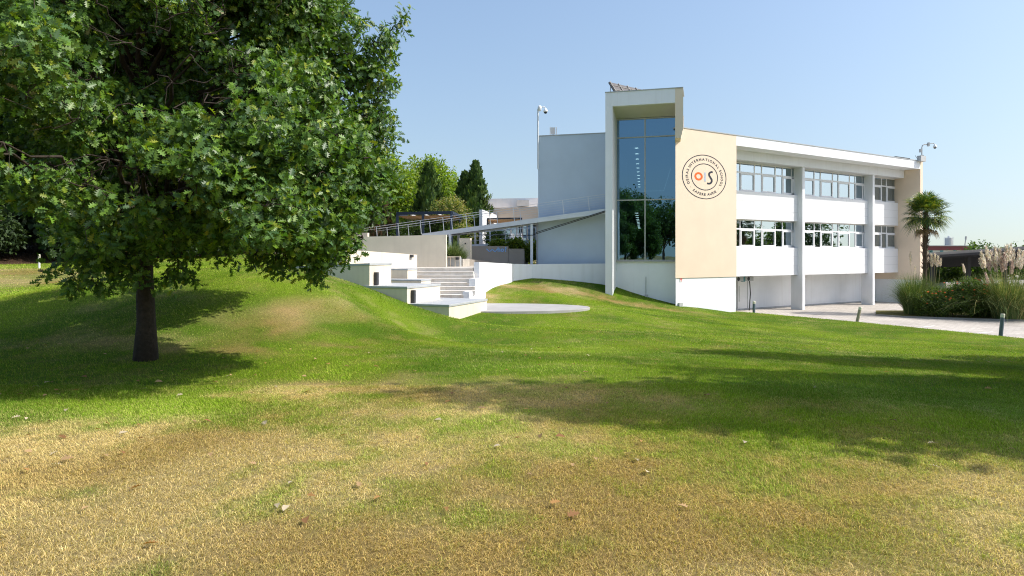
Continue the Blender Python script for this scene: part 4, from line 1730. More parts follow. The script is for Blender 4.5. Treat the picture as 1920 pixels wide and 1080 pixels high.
def leaf_template(outline, fold=0.22, curl=0.18):
    """outline: half outline (x>=0, y) from base to tip; returns verts and faces, two halves folded at the rib"""
    n_ = len(outline)
    ys = [p[1] for p in outline]
    rib = [(0, ys[0], 0), (0, 0.35, 0.03), (0, 0.7, 0.0), (0, ys[-1], -curl)]
    vs = list(rib)
    r_idx = []
    for (x, y) in outline[1:-1]:
        vs.append((x, y, x * fold * 2 - curl * y * y))
        r_idx.append(len(vs) - 1)
    l_idx = []
    for (x, y) in outline[1:-1]:
        vs.append((-x, y, x * fold * 2 - curl * y * y))
        l_idx.append(len(vs) - 1)
    f1 = [0] + r_idx + [3, 2, 1]
    f2 = [0, 1, 2, 3] + l_idx[::-1]
    return np.array(vs, dtype=np.float64), [f1, f2]


OAK = leaf_template([(0, 0), (0.03, 0.14), (0.17, 0.22), (0.055, 0.33), (0.31, 0.46), (0.085, 0.54), (0.37, 0.72), (0.10, 0.77), (0.25, 0.95), (0.06, 0.93), (0, 1.03)])
SIMPLE = leaf_template([(0, 0), (0.28, 0.35), (0.2, 0.75), (0, 1.0)])
NARROW = leaf_template([(0, 0), (0.075, 0.3), (0.06, 0.7), (0, 1.0)], 0.1, 0.15)
SPRAY = leaf_template([(0, 0), (0.22, 0.22), (0.12, 0.3), (0.24, 0.55), (0.11, 0.6), (0.14, 0.85), (0, 1.0)], 0.15, 0.1)


def unit(a):
    return a / (np.linalg.norm(a, axis=-1, keepdims=True) + 1e-9)


def scatter(name, tmpl, pos, ax, nor, size, col, mat, parent):
    tv, tf = tmpl
    ax = unit(ax)
    nor = unit(nor - ax * (nor * ax).sum(-1, keepdims=True))
    sd = np.cross(ax, nor)
    k = len(pos)
    m_ = len(tv)
    V = pos[:, None, :] + size[:, None, None] * (tv[None, :, 0:1] * sd[:, None, :] + tv[None, :, 1:2] * ax[:, None, :] + tv[None, :, 2:3] * nor[:, None, :])
    V = V.reshape(-1, 3)
    lp = np.concatenate([np.array(f) for f in tf])
    ln = np.array([len(f) for f in tf])
    st0 = np.concatenate([[0], np.cumsum(ln)[:-1]])
    loops = (lp[None, :] + (np.arange(k) * m_)[:, None]).ravel()
    starts = (st0[None, :] + (np.arange(k) * len(lp))[:, None]).ravel()
    cc = np.repeat(col, m_, axis=0)
    return mesh_np(name, V, loops, starts, mat, parent, cc)


def rdir(r_, k):
    v = r_.normal(size=(k, 3))
    return unit(v)


def mixcol(r_, k, cols, wts):
    cols = np.array(cols)
    i = r_.choice(len(cols), size=k, p=np.array(wts) / sum(wts))
    return cols[i] * r_.uniform(0.75, 1.25, size=(k, 1)) * (1 + r_.normal(size=(k, 3)) * 0.04)


def limb(mbx, a, b_, r0, r1, sag, r_, n=6, seg=6):
    a = Vector(a)
    b_ = Vector(b_)
    pts_ = []
    for i in range(seg + 1):
        t = i / seg
        p = a.lerp(b_, t)
        p.z += sag * math.sin(math.pi * t)
        if 0 < i < seg:
            p += Vector((r_.normal(), r_.normal(), r_.normal())) * 0.035 * (b_ - a).length * 0.5
        pts_.append(p)
    mbx.tube(pts_, [r0 + (r1 - r0) * i / seg for i in range(seg + 1)], n)
    return pts_


def crown_tree(name, base, height, crown_c, crown_r, nlobe, twigs, leaves, lsize, tmpl, cols, wts, mat, label, seed, trunk_r=0.2, bark='bark2', group=None, shape=1.0, lobe_r=(0.22, 0.34), cat='tree', inner=0.45, droop=0.25, cone=False):
    """trunk with limbs and a crown of leaf sprays gathered in uneven lobes"""
    r_ = np.random.default_rng(seed)
    o = empty(name, base, label, cat, group)
    cx, cy, cz = crown_c
    rx, ry, rz = crown_r
    lobes = []
    for i in range(nlobe):
        d = rdir(r_, 1)[0]
        if d[2] < -0.55:
            d[2] *= 0.5
        f = inner + (1 - inner) * r_.random() ** 0.6
        zrel = d[2] * f
        tap = 1.0 if zrel < 0 else max(0.15, 1 - shape * zrel * 0.75) if shape != 1.0 else 1.0
        c = np.array([cx + d[0] * rx * f * 0.82 * tap, cy + d[1] * ry * f * 0.82 * tap, cz + zrel * rz * 0.85])
        lr = r_.uniform(*lobe_r) * (rx + ry) / 2
        if cone:
            t = 1 - math.sqrt(r_.random())
            q = (1 - t) * r_.uniform(0.3, 0.85)
            an = r_.uniform(0, 2 * math.pi)
            c = np.array([cx + rx * q * math.cos(an), cy + ry * q * math.sin(an), cz - rz + 2 * rz * t])
            lr *= 0.35 + 0.65 * (1 - t)
        lobes.append((c, lr))
    mbt = MB()
    top = Vector((cx, cy, cz + rz * 0.3))
    bz = Vector(base)
    pts_ = [bz + Vector((0, 0, -0.15)), bz + Vector((0, 0, 0.05)), bz.lerp(top, 0.25), bz.lerp(top, 0.6), top]
    mbt.tube(pts_, [trunk_r * 1.35, trunk_r * 1.1, trunk_r * 0.9, trunk_r * 0.55, trunk_r * 0.12], 10)
    for (c, lr) in lobes[:min(26, nlobe)]:
        t = r_.uniform(0.3, 0.75)
        limb(mbt, bz.lerp(top, t), c, trunk_r * 0.35, 0.012, 0.2, r_)
    mbt.build('trunk', M[bark], o, True)
    pos, ax, nor, sz = [], [], [], []
    for (c, lr) in lobes:
        k = max(4, int(twigs * (lr / (np.mean(lobe_r) * (rx + ry) / 2)) ** 2))
        d = rdir(r_, k)
        rad = lr * (0.35 + 0.65 * r_.random((k, 1)) ** 0.5)
        tp = c + d * rad * np.array([1, 1, 0.8])
        out = unit(d + 0.5 * unit(tp - np.array([cx, cy, cz])) + np.array([0, 0, -droop]))
        for j in range(leaves):
            t = (j + r_.random((k, 1))) / leaves
            L_ = lsize * 2.6
            p = tp + out * L_ * t + r_.normal(size=(k, 3)) * lsize * 0.35
            a = unit(out + r_.normal(size=(k, 3)) * 0.7)
            nn_ = unit(np.array([0.25, -0.1, 1.0]) + r_.normal(size=(k, 3)) * 0.6)
            pos.append(p)
            ax.append(a)
            nor.append(nn_)
            sz.append(lsize * r_.uniform(0.7, 1.25, size=k))
    pos = np.concatenate(pos)
    ax = np.concatenate(ax)
    nor = np.concatenate(nor)
    sz = np.concatenate(sz)
    scatter('crown', tmpl, pos, ax, nor, sz, mixcol(r_, len(pos), cols, wts), M[mat], o)
    return o


# ------------------------------------------------------------------ the oak
r_ = np.random.default_rng(3)
ob = P(271, 673, 10.4)
ob.z = H1(ob.x, ob.y)
oak = empty('oak_tree', ob, 'large leafy oak with dark trunk and low hanging branches on the lawn', 'tree')
mbt = MB()
tk = []
for i in range(9):
    t = i / 8
    tk.append(ob + Vector((0.03 * math.sin(i * 1.3), 0.03 * math.cos(i * 1.7), -0.12 + t * 5.6)))
mbt.tube(tk, [0.190, 0.132, 0.122, 0.116, 0.12, 0.11, 0.085, 0.06, 0.03], 18)
lobes = []


def lobe(px, py, D, r):
    if px > 600:
        px -= 20
    if py > 440:
        py -= 14
    if 180 < px < 540 and 180 < py < 360:
        D *= 0.93
    if r > 0.4:
        D *= r_.uniform(0.95, 1.06)
        if r_.random() < 0.17:
            return
    v = np.array(P(px, py, D))
    if r < 0.22:
        lobes.append((v, r))
        return
    for _ in range(6):
        lobes.append((v + rdir(r_, 1)[0] * r * (0.4 + 0.55 * r_.random()), r * r_.uniform(0.26, 0.46)))


# shell of the crown as read from the photograph, as lobes with their own depth
for (px, py, D, r) in [
        (170, 455, 9.3, 0.55), (215, 400, 9.0, 0.62), (150, 410, 9.2, 0.45), (225, 500, 9.3, 0.36), (170, 500, 9.2, 0.40), (325, 455, 9.6, 0.36), (335, 515, 9.7, 0.26), (285, 392, 9.2, 0.45),
        (340, 400, 9.2, 0.55), (420, 390, 9.4, 0.7), (480, 420, 9.6, 0.55), (560, 430, 9.6, 0.62), (620, 430, 9.7, 0.6), (650, 390, 9.6, 0.6), (590, 370, 9.3, 0.75), (660, 455, 9.9, 0.35),
        (570, 478, 9.8, 0.35), (610, 490, 9.8, 0.30), (490, 470, 9.9, 0.28), (640, 470, 9.9, 0.3), (535, 455, 9.9, 0.4), (520, 500, 10.0, 0.18), (425, 455, 10.2, 0.35),
        (660, 330, 9.8, 0.6), (690, 290, 10.0, 0.55), (680, 240, 10.2, 0.6), (700, 200, 10.3, 0.45), (715, 175, 10.3, 0.35), (690, 140, 10.4, 0.5), (705, 95, 10.5, 0.4), (660, 90, 10.6, 0.5), (705, 235, 10.2, 0.35),
        (630, 180, 10.0, 0.7), (620, 260, 9.6, 0.75), (560, 310, 9.2, 0.8), (500, 350, 9.0, 0.8), (590, 110, 10.6, 0.5), (620, 40, 11, 0.45), (570, 20, 10.6, 0.6), (520, 60, 10.0, 0.7), (650, 20, 11.2, 0.3),
        (540, 170, 9.6, 0.8), (520, 240, 9.0, 0.8), (450, 290, 8.6, 0.8), (400, 330, 8.6, 0.75), (330, 350, 8.5, 0.7), (260, 350, 8.4, 0.7), (190, 330, 8.3, 0.7), (120, 360, 8.4, 0.55),
        (60, 300, 7.6, 0.6), (20, 340, 7.4, 0.45), (10, 230, 7.2, 0.6), (70, 210, 7.4, 0.65), (40, 130, 7.0, 0.6), (0, 60, 7.0, 0.7), (110, 150, 8.0, 0.6), (150, 240, 8.0, 0.7), (220, 260, 8.0, 0.7),
        (200, 180, 8.2, 0.75), (280, 220, 8.2, 0.75), (350, 250, 8.3, 0.75), (300, 140, 8.6, 0.75), (240, 60, 8.6, 0.8), (330, 50, 8.8, 0.7), (430, 180, 8.8, 0.7), (420, 90, 9.0, 0.75), (480, 120, 9.6, 0.6), (130, 40, 8.2, 0.7),
        (400, 20, 9.2, 0.7), (60, 20, 8.0, 0.6), (470, 20, 9.8, 0.55), (-40, 330, 8.2, 0.8), (-60, 200, 7.8, 0.9), (-50, 60, 7.6, 0.9), (735, 70, 10.5, 0.16), (755, 55, 10.5, 0.13), (690, 120, 10.3, 0.3), (770, 45, 10.5, 0.10),
        (720, 120, 10.4, 0.2), (728, 165, 10.3, 0.18), (735, 135, 10.3, 0.13), (728, 215, 10.2, 0.16), (718, 265, 10.1, 0.2), (705, 320, 10.0, 0.22), (700, 350, 10.0, 0.2), (715, 385, 10.0, 0.16)]:
    lobe(px, py, D, r)
for px in range(70, 640, 80):
    for py in range(10, 400, 75):
        if px > 560 and py < 100:
            continue
        if py > 330 and not 200 < px < 620:
            continue
        lobe(px + r_.uniform(-30, 30), py + r_.uniform(-30, 30), r_.uniform(9.9, 10.8), 0.6)
# the rest of the crown: back and top
cc0 = np.array([ob.x - 0.1, ob.y + 0.2, 4.7])
cnt = 0
while cnt < 120:
    d = rdir(r_, 1)[0]
    f = 0.5 + 0.5 * r_.random()
    p = cc0 + d * f * np.array([3.75, 3.9, 3.6])
    if p[2] < 1.95 + 0.25 * np.hypot(p[0] - ob.x, p[1] - ob.y) * 0.5:
        continue
    if p[1] < ob.y - 0.4 and p[2] < 5.4:
        continue
    pxx = 960 + 1280 * p[0] / p[1]
    if pxx > 600 - 0.12 * max(0, 478 - (478 - (p[2] - 1.6) * 1280 / p[1])) or pxx > 585:
        if p[2] < 5.9 or pxx > 640:
            continue
    for _ in range(4):
        lobes.append((p + rdir(r_, 1)[0] * 0.35, r_.uniform(0.25, 0.42)))
    cnt += 1
ctrk = Vector((ob.x, ob.y, 0))
for (c, lr) in lobes:
    if r_.random() < 0.16:
        hz = min(5.2, max(1.75, c[2] - 0.6 - 0.35 * math.hypot(c[0] - ob.x, c[1] - ob.y) + r_.normal() * 0.3))
        limb(mbt, (ob.x, ob.y, hz), c, r_.uniform(0.03, 0.06), 0.008, 0.35, r_, 6, 7)
pos, ax, nor, sz = [], [], [], []
for (c, lr) in lobes:
    k = max(5, int(100 * (lr / 0.5) ** 2.0))
    d = rdir(r_, k)
    rad = lr * (0.25 + 0.75 * r_.random((k, 1)) ** 0.5)
    tp = c + d * rad * np.array([1, 1, 0.85])
    out = unit(d + 0.7 * unit(tp - cc0) + np.array([0, 0, -0.35]) + r_.normal(size=(k, 3)) * 0.3)
    for j in range(9):
        t = (j + r_.random((k, 1))) / 9
        p = tp + out * 0.24 * t
        spin = r_.normal(size=(k, 3))
        sdv = unit(np.cross(out, spin))
        a = unit(out * 0.45 + sdv * 0.9 + np.array([0, 0, -0.15]))
        nn_ = unit(np.array([0.55, -0.3, 0.75]) + r_.normal(size=(k, 3)) * 0.5)
        pos.append(p)
        ax.append(a)
        nor.append(nn_)
        sz.append(r_.uniform(0.072, 0.128, size=k))
    for j in range(min(5, k)):
        if r_.random() < 0.4:
            mbt.tube([c, c + (tp[j] - c) * 0.6 + r_.normal(size=3) * 0.04, tp[j], tp[j] + out[j] * 0.24], [0.009, 0.007, 0.005, 0.003], 4, False)
pos = np.concatenate(pos)
ax = np.concatenate(ax)
nor = np.concatenate(nor)
sz = np.concatenate(sz)
# leave the windows through the crown that show sky
n3 = vn(pos[:, 0] + 0.37 * pos[:, 1], pos[:, 2] * 1.1, 0.75, 301) + vn(pos[:, 1] + 0.41 * pos[:, 2], pos[:, 0] * 1.05, 0.75, 302)
edge_ = (pos[:, 2] < 2.3) | (pos[:, 0] > -2.9)
keep = (n3 > 0.80) | ((pos[:, 1] > 9.7) & (pos[:, 1] < 11.3)) | ((pos[:, 1] >= 11.3) & (n3 > 0.85)) | (edge_ & (n3 > 0.55))
cols = mixcol(r_, len(pos), [(0.080, 0.160, 0.030), (0.125, 0.230, 0.026), (0.058, 0.125, 0.040), (0.24, 0.30, 0.03), (0.32, 0.29, 0.12)], [5, 4, 2, 0.8, 0.06])
crown = scatter('crown', OAK, pos[keep], ax[keep], nor[keep], sz[keep], cols[keep], M['leaf'], oak)
mbt.build('trunk', M['bark'], oak, True)
# acorns
am = MB()
am.lathe([(0.001, -0.032), (0.008, -0.027), (0.012, -0.012), (0.012, 0.004), (0.006, 0.012)], (0, 0, 0), 8)
acm = surf('acorn_skin', (0.45, 0.40, 0.06), 0.4, 0.1, 5, 0)
cupm = surf('acorn_cup', (0.30, 0.24, 0.12), 0.8, 0.1, 5, 0)
first = am.build('acorn', acm, crown, True)
first.location = Vector(pos[100]) - parent_loc(crown)
first.scale = (1, 1, 1)
fr_i = np.where((pos[:, 1] < 9.6))[0]
for k in range(80):
    a = first if k == 0 else first.copy()
    if k:
        C.objects.link(a)
        a.parent = crown
    q = pos[int(r_.choice(fr_i))]
    a.location = Vector((q[0], q[1], q[2] - 0.03)) - parent_loc(crown)

# ------------------------------------------------------------------ trees beyond
DK_SHADE = [(0.030, 0.055, 0.016), (0.045, 0.08, 0.018), (0.02, 0.04, 0.014)]  # leaf greens darkened to stand in for the shade behind the oak
BR_ = [(0.19, 0.28, 0.025), (0.13, 0.21, 0.025), (0.26, 0.33, 0.04)]
darks = [(-23.6, 32.6, 6.5, 'low wide dark tree just behind the brown slope at the left edge'),
         (-27.5, 38.5, 9, 'dense dark tree of middle height at the far left in the second row'),
         (-21, 33, 5.5, 'lowest dark tree behind the white post'),
         (-31, 36, 14, 'dense dark tree second from the far left in the row behind the oak'),
         (-25, 36.5, 13, 'dense dark tree filling the gap at the far left behind the brown slope'),
         (-20, 40, 14, 'dense dark tree in the second row behind the oak trunk'),
         (-27, 31, 13, 'dense dark tree at the far left edge behind the oak crown'),
         (-22, 33.5, 12, 'dense dark tree above the brown earth slope behind the oak'),
         (-17.5, 36, 12.5, 'dense dark tree directly behind the oak trunk'),
         (-13.2, 39, 12, 'dense dark tree behind the right side of the oak crown'),
         (-24, 41, 15, 'tallest dense dark tree in the second row behind the oak'),
         (-16, 46, 14, 'dense dark tree in the second row to the left of the bright green trees')]
for i, (x, y, h, lab) in enumerate(darks):
    z = H1(x, y)
    crown_tree('dense_tree', (x, y, z), h, (x, y, z + h * 0.52), (3.3, 3.3, h * 0.5), 70, 60, 5, 0.30, SIMPLE, DK_SHADE, [3, 2, 3], 'needle', lab, 100 + i, 0.22, group='dense dark trees behind the oak', lobe_r=(0.28, 0.42), inner=0.3)
# low undergrowth below them
for i, (x, y, lab) in enumerate([(-22.6, 28.6, 'dark low shrub left of the white post under the trees'), (-19.3, 30.8, 'dark low shrub right of the white post under the trees'), (-28, 29.5, 'dark low shrub at the far left corner under the trees'), (-15.2, 35.2, 'dark low shrub behind the trunk under the trees'), (-25, 30.5, 'dark low shrub at the far left under the trees'), (-16.5, 33.6, 'dark low shrub left of the oak trunk under the trees'), (-13.5, 37.3, 'dark low shrub right of the oak trunk under the trees'), (-11.2, 38.6, 'dark low shrub near the left end of the ramp')]):
    z = H1(x, y)
    crown_tree('shrub', (x, y, z), 2.2, (x, y, z + 1.1), (1.9, 1.4, 1.2), 26, 50, 5, 0.16, SIMPLE, DK_SHADE, [3, 2, 2], 'needle', lab, 140 + i, 0.05, group='dark shrubs under the trees', cat='shrub')

for i, (x, y, cz, r, rz, lab) in enumerate([(-12.2, 60, 6.4, 4.6, 4.8, 'large bright green leafy tree right of the oak crown'),
                                           (-8.2, 66, 6.6, 3.3, 4.2, 'bright green leafy tree just left of the slim cypress'),
                                           (-6.0, 70, 5.4, 2.8, 3.6, 'bright green leafy tree showing right of the slim cypress'),
                                           (-17, 62, 7.0, 4.5, 5.0, 'tall bright green leafy tree mostly hidden by the oak')]):
    z = 1.8
    crown_tree('leafy_tree', (x, y, z), 10, (x, y, cz), (r, r, rz), 75, 60, 5, 0.28, SIMPLE, BR_, [3, 2, 1], 'leaf2', lab, 160 + i, 0.22, group='bright green trees beyond the terrace', lobe_r=(0.22, 0.36))


def cypress(x, y, z0, z1, r, label, seed, cols=None, k=5200, group=None, lean=0.0):
    r_ = np.random.default_rng(seed)
    o = empty('cypress', (x, y, z0), label, 'tree', group)
    mb = MB()
    mb.tube([(x, y, z0 - 0.1), (x, y, z0 + (z1 - z0) * 0.5), (x + lean, y, z1 - 0.3)], [0.18, 0.1, 0.02], 8)
    mb.build('trunk', M['bark2'], o, True)
    t = r_.random(k) ** 0.9
    a = r_.uniform(0, 2 * math.pi, k)
    prof = np.sin(np.pi * np.clip(0.12 + 0.88 * t, 0, 1)) ** 0.55 * (1 - t) ** 0.25
    prof = np.where(t < 0.35, 0.75 + 0.25 * t / 0.35, prof)
    lob = 0.74 + 0.24 * np.sin(a * 3 + t * 11 + seed) + 0.22 * np.sin(a * 5 - t * 31 + seed)
    rad = r * prof * lob * (0.55 + 0.45 * r_.random(k) ** 0.5)
    pos = np.stack([x + lean * t + rad * np.cos(a), y + rad * np.sin(a), z0 + 0.2 + t * (z1 - z0 - 0.3)], 1)
    ax = np.stack([np.cos(a) * 0.45, np.sin(a) * 0.45, np.ones(k)], 1) + r_.normal(size=(k, 3)) * 0.25
    nor = np.stack([np.cos(a), np.sin(a), np.zeros(k)], 1) + r_.normal(size=(k, 3)) * 0.35
    sz = r_.uniform(0.28, 0.5, k)
    cols = cols or [(0.085, 0.15, 0.035), (0.13, 0.20, 0.04), (0.05, 0.10, 0.028)]
    scatter('crown', SPRAY, pos, ax, nor, sz, mixcol(r_, k, cols, [3, 2, 2]), M['needle'], o)


cypress(PX(804, 56), 56, 1.8, PZ(309, 56), 1.55, 'slim pointed cypress above the navy pergola', 201)
cypress(PX(872, 56.5), 56.5, 1.8, PZ(326, 56.5), 1.15, 'shorter left cypress of the pair left of the white school wing', 202)
cypress(PX(892, 55.5), 55.5, 1.8, PZ(306, 55.5), 1.35, 'taller right cypress of the pair left of the white school wing', 203)
cypress(PX(703, 48), 48, 1.8, PZ(322, 48), 1.15, 'dark browning cypress left of the navy pergola', 204, [(0.05, 0.06, 0.025), (0.12, 0.07, 0.035), (0.03, 0.045, 0.018)])
cypress(PX(668, 47), 47, 1.8, PZ(250, 47), 1.4, 'dark cypress half hidden by the right edge of the oak', 205)

YG = [(0.20, 0.26, 0.02), (0.12, 0.19, 0.02), (0.26, 0.30, 0.04)]
MG = [(0.06, 0.11, 0.02), (0.09, 0.15, 0.025), (0.04, 0.08, 0.02)]
CR = [(0.12, 0.18, 0.03), (0.42, 0.36, 0.14), (0.16, 0.20, 0.04)]
for i, (px, D, zc_, r, rz, cols, lab) in enumerate([
        (846, 52, PZ(398, 52), 1.35, 1.1, CR, 'cream flowering shrub between the pergola and the cypress pair'),
        (868, 50, PZ(444, 50), 1.0, 0.9, CR, 'cream flowering shrub behind the small square cream wall'),
        (932, 49, PZ(452, 49), 0.85, 0.8, MG, 'round dark green shrub on the terrace under the footbridge'),
        (935, 45.0, PZ(464, 45.0), 0.5, 0.35, YG, 'small yellow green shrub above the taupe wall'),
        (995, 45.0, PZ(473, 45.0), 0.55, 0.65, YG, 'bright yellow green shrub beside the footbridge legs'),
        (968, 45.0, PZ(464, 45.0), 0.45, 0.35, YG, 'small yellow green shrub behind the second taupe panel'),
        (760, 52, PZ(440, 52), 1.8, 1.2, MG, 'green shrub behind the left of the ramp railing'),
        (815, 53, PZ(432, 53), 1.7, 1.3, MG, 'green shrub under the pergola'),
        (850, 50, PZ(450, 50), 1.1, 0.9, MG, 'green shrub under the right of the pergola'),
        (722, 50, PZ(440, 50), 1.5, 1.4, MG, 'green shrub at the foot of the dark browning cypress')]):
    x = PX(px, D)
    crown_tree('shrub', (x, D, min(1.85, zc_ - rz * 0.7)), 2, (x, D, zc_), (r, r, rz), 22, 46, 5, 0.12, SIMPLE, cols, [3, 2, 1], 'leaf2', lab, 220 + i, 0.05, cat='shrub', lobe_r=(0.3, 0.5))

# trees standing to the right of the picture: their shadows lie on the lawn and they mirror in the windows
for i, (x, y, top, r, lab) in enumerate([(9.8, 6.4, 11.2, 2.3, 'pointed tree beside the lawn, nearest the viewer on the right, seen only by its shadow'),
                                       (12.6, 8.7, 11.2, 2.2, 'pointed tree beside the lawn, second on the right, seen only by its shadow'),
                                       (14.4, 13.9, 10.2, 2.3, 'pointed tree beside the lawn, third on the right, seen only by its shadow'),
                                       (15.2, 7.4, 8.2, 2.4, 'low pointed tree beside the lawn behind the nearest one, seen only by its shadow'),
                                       (18.0, 11.6, 9.6, 2.8, 'broad pointed tree beside the lawn, fourth on the right, seen only by its shadow'),
                                       (20.4, 16.2, 8.6, 2.9, 'broad pointed tree beside the lawn, farthest on the right, seen only by its shadow')]):
    z = H1(x, y)
    crown_tree('lawn_tree', (x, y, z), top, (x, y, (top + 1.6) / 2), (r, r, (top - 1.6) / 2), 100, 85, 5, 0.28, SIMPLE, MG, [3, 2, 1], 'leaf2', lab, 300 + i, 0.2, group='trees beside the lawn', lobe_r=(0.26, 0.4), cone=True)
for i, (x, y, h, r, lab) in enumerate([(25, 8, 10, 3.6, 'unseen round tree added to deepen the lawn shadow, nearest the viewer'), (27, 14, 10, 3.8, 'unseen round tree added to deepen the lawn shadow, in the middle'), (31, 21, 9, 3.6, 'unseen round tree added to deepen the lawn shadow, nearest the yard'),  # three unseen trees, added to block sky light over the lawn shadow
                                       (-9.5, -14, 9.6, 3.6, 'round tree behind the viewer mirrored in the right half of the tower glass'), (-15.5, -17, 11.0, 4.0, 'tall tree behind the viewer mirrored in the left half of the tower glass'), (-24, -12, 10, 4.0, 'round tree farthest left behind the viewer')]):
    z = H1(x, y)
    crown_tree('park_tree', (x, y, z), h, (x, y, z + h * 0.58), (r, r, h * 0.42), 46, 52, 5, 0.3, SIMPLE, MG, [3, 2, 1], 'leaf2', lab, 360 + i, 0.2, group='park trees outside the lawn', lobe_r=(0.26, 0.42))
for i, (x, y, h, r, lab) in enumerate([(62, 37, 10, 4.0, 'tree across the yard mirrored in the left school windows'), (66, 47.5, 11, 4.2, 'tree across the yard mirrored in the middle school windows'), (60, 42.5, 6, 2.6, 'small tree across the yard mirrored in the school windows'), (70, 58, 8, 3.0, 'tree across the yard mirrored in the far school windows')]):
    crown_tree('yard_tree', (x, y, PAVE), h, (x, y, PAVE + h * 0.6), (r, r, h * 0.42), 40, 40, 5, 0.34, SIMPLE, MG, [3, 2, 1], 'leaf2', lab, 330 + i, 0.2, group='trees across the yard', lobe_r=(0.26, 0.42))

# ------------------------------------------------------------------ planting island with palm and pampas
kerb_c = (PX(1850, 42.5), 42.8)
mb = MB()
pk = [(kerb_c[0] - 6.1, 44.0), (kerb_c[0] - 5.2, 42.6), (kerb_c[0] - 3.0, 41.6), (kerb_c[0], 40.3), (kerb_c[0] + 4, 38.6), (kerb_c[0] + 9, 37.5), (kerb_c[0] + 9, 47), (kerb_c[0] - 4.5, 47)]
mb.prism(pk, PAVE - 0.05, PAVE + 0.08)
tag(mb.build('planting_bed', M['ground']), 'planted island with a kerb in the paved yard', 'planting bed', kind='structure')
me = bpy.data.objects['planting_bed'].data
at_ = me.attributes.new('tint', 'FLOAT_COLOR', 'POINT')
for dta in at_.data:
    dta.color = (0.16, 0.15, 0.05, 1)
mb = MB()
for i in range(len(pk) - 1):
    if i in (5, 6):
        continue
    mb.beam((*pk[i], PAVE + 0.03), (*pk[i + 1], PAVE + 0.03), 0.12, 0.12)
tag(mb.build('kerb', M['concrete']), 'low concrete kerb round the planted island', 'kerb', kind='structure')

# palm
pb_ = P(1732.5, 589, 44.6)
pb_.z = PAVE + 0.1
palm = empty('palm_tree', pb_, 'fan palm with a slim fibrous trunk in the planted island by the building end', 'palm')
ztop = PZ(398, 44.6)
rp = np.random.default_rng(21)
mb = MB()
tk = []
rr = []
for i in range(30):
    t = i / 29
    tk.append((pb_.x + 0.12 * t + 0.02 * math.sin(i * 2.1), pb_.y, pb_.z - 0.1 + t * (ztop - pb_.z + 0.1)))
    rr.append(0.78 * (0.15 + 0.09 * max(0, t - 0.45) * 1.8) * (1 + 0.10 * (i % 2)) if t < 0.93 else 0.14)
mb.tube(tk, rr, 12)
for k in range(160):
    t = rp.uniform(0.25, 0.98)
    a = rp.uniform(0, 2 * math.pi)
    z = pb_.z + t * (ztop - pb_.z)
    rad = 0.115 + 0.07 * t
    p = Vector((pb_.x + 0.12 * t + rad * math.cos(a), pb_.y + rad * math.sin(a), z))
    mb.tube([p, p + Vector((0.12 * math.cos(a), 0.12 * math.sin(a), 0.16))], [0.025, 0.008], 4)
mb.build('trunk', M['palmbark'], palm)


def fan(center, dirv, petiole, rad, cols, droop, r_, nb=26):
    """one fan leaf: stalk and narrow folded fingers"""
    d = Vector(dirv).normalized()
    up = Vector((0, 0, 1))
    sd = d.cross(up).normalized()
    nn_ = sd.cross(d).normalized()
    hub = Vector(center) + d * petiole + Vector((0, 0, -droop * 0.15))
    vs, fs, cc = [], [], []
    def add(pts_, f, c):
        n0 = len(vs)
        vs.extend([tuple(p) for p in pts_])
        fs.append([n0 + i for i in f])
        cc.extend([c] * len(pts_))
    w0 = 0.018
    c0 = np.array(cols[0])
    add([Vector(center) + sd * w0, Vector(center) - sd * w0, hub - sd * w0 * .6, hub + sd * w0 * .6], (0, 1, 2, 3), c0)
    for k in range(nb):
        a = R(-125 + 250 * k / (nb - 1)) + r_.normal() * 0.03
        L_ = rad * (0.78 + 0.22 * math.cos(a * 0.8)) * r_.uniform(0.9, 1.08)
        dr_ = (d * math.cos(a) + sd * math.sin(a)).normalized()
        tip = hub + dr_ * L_ + nn_ * (0.10 * rad) + Vector((0, 0, -droop * L_ * r_.uniform(0.3, 0.6)))
        mid_ = hub + dr_ * L_ * 0.55 + nn_ * 0.10 * rad
        ww = (nn_.cross(dr_)).normalized() * 0.028
        c = np.array(cols[int(r_.integers(len(cols)))]) * r_.uniform(0.75, 1.25)
        add([hub, mid_ + ww, mid_ - ww], (0, 1, 2), c)
        add([mid_ + ww, tip, mid_ - ww], (0, 1, 2), c)
    return vs, fs, cc


def fan_obj(name, args, parent):
    vs, fs, cc = fan(*args)
    loops = np.array([i for f in fs for i in f])
    starts = np.concatenate([[0], np.cumsum([len(f) for f in fs])[:-1]])
    return mesh_np(name, np.array(vs), loops, starts, M['palm'], parent, np.array(cc))


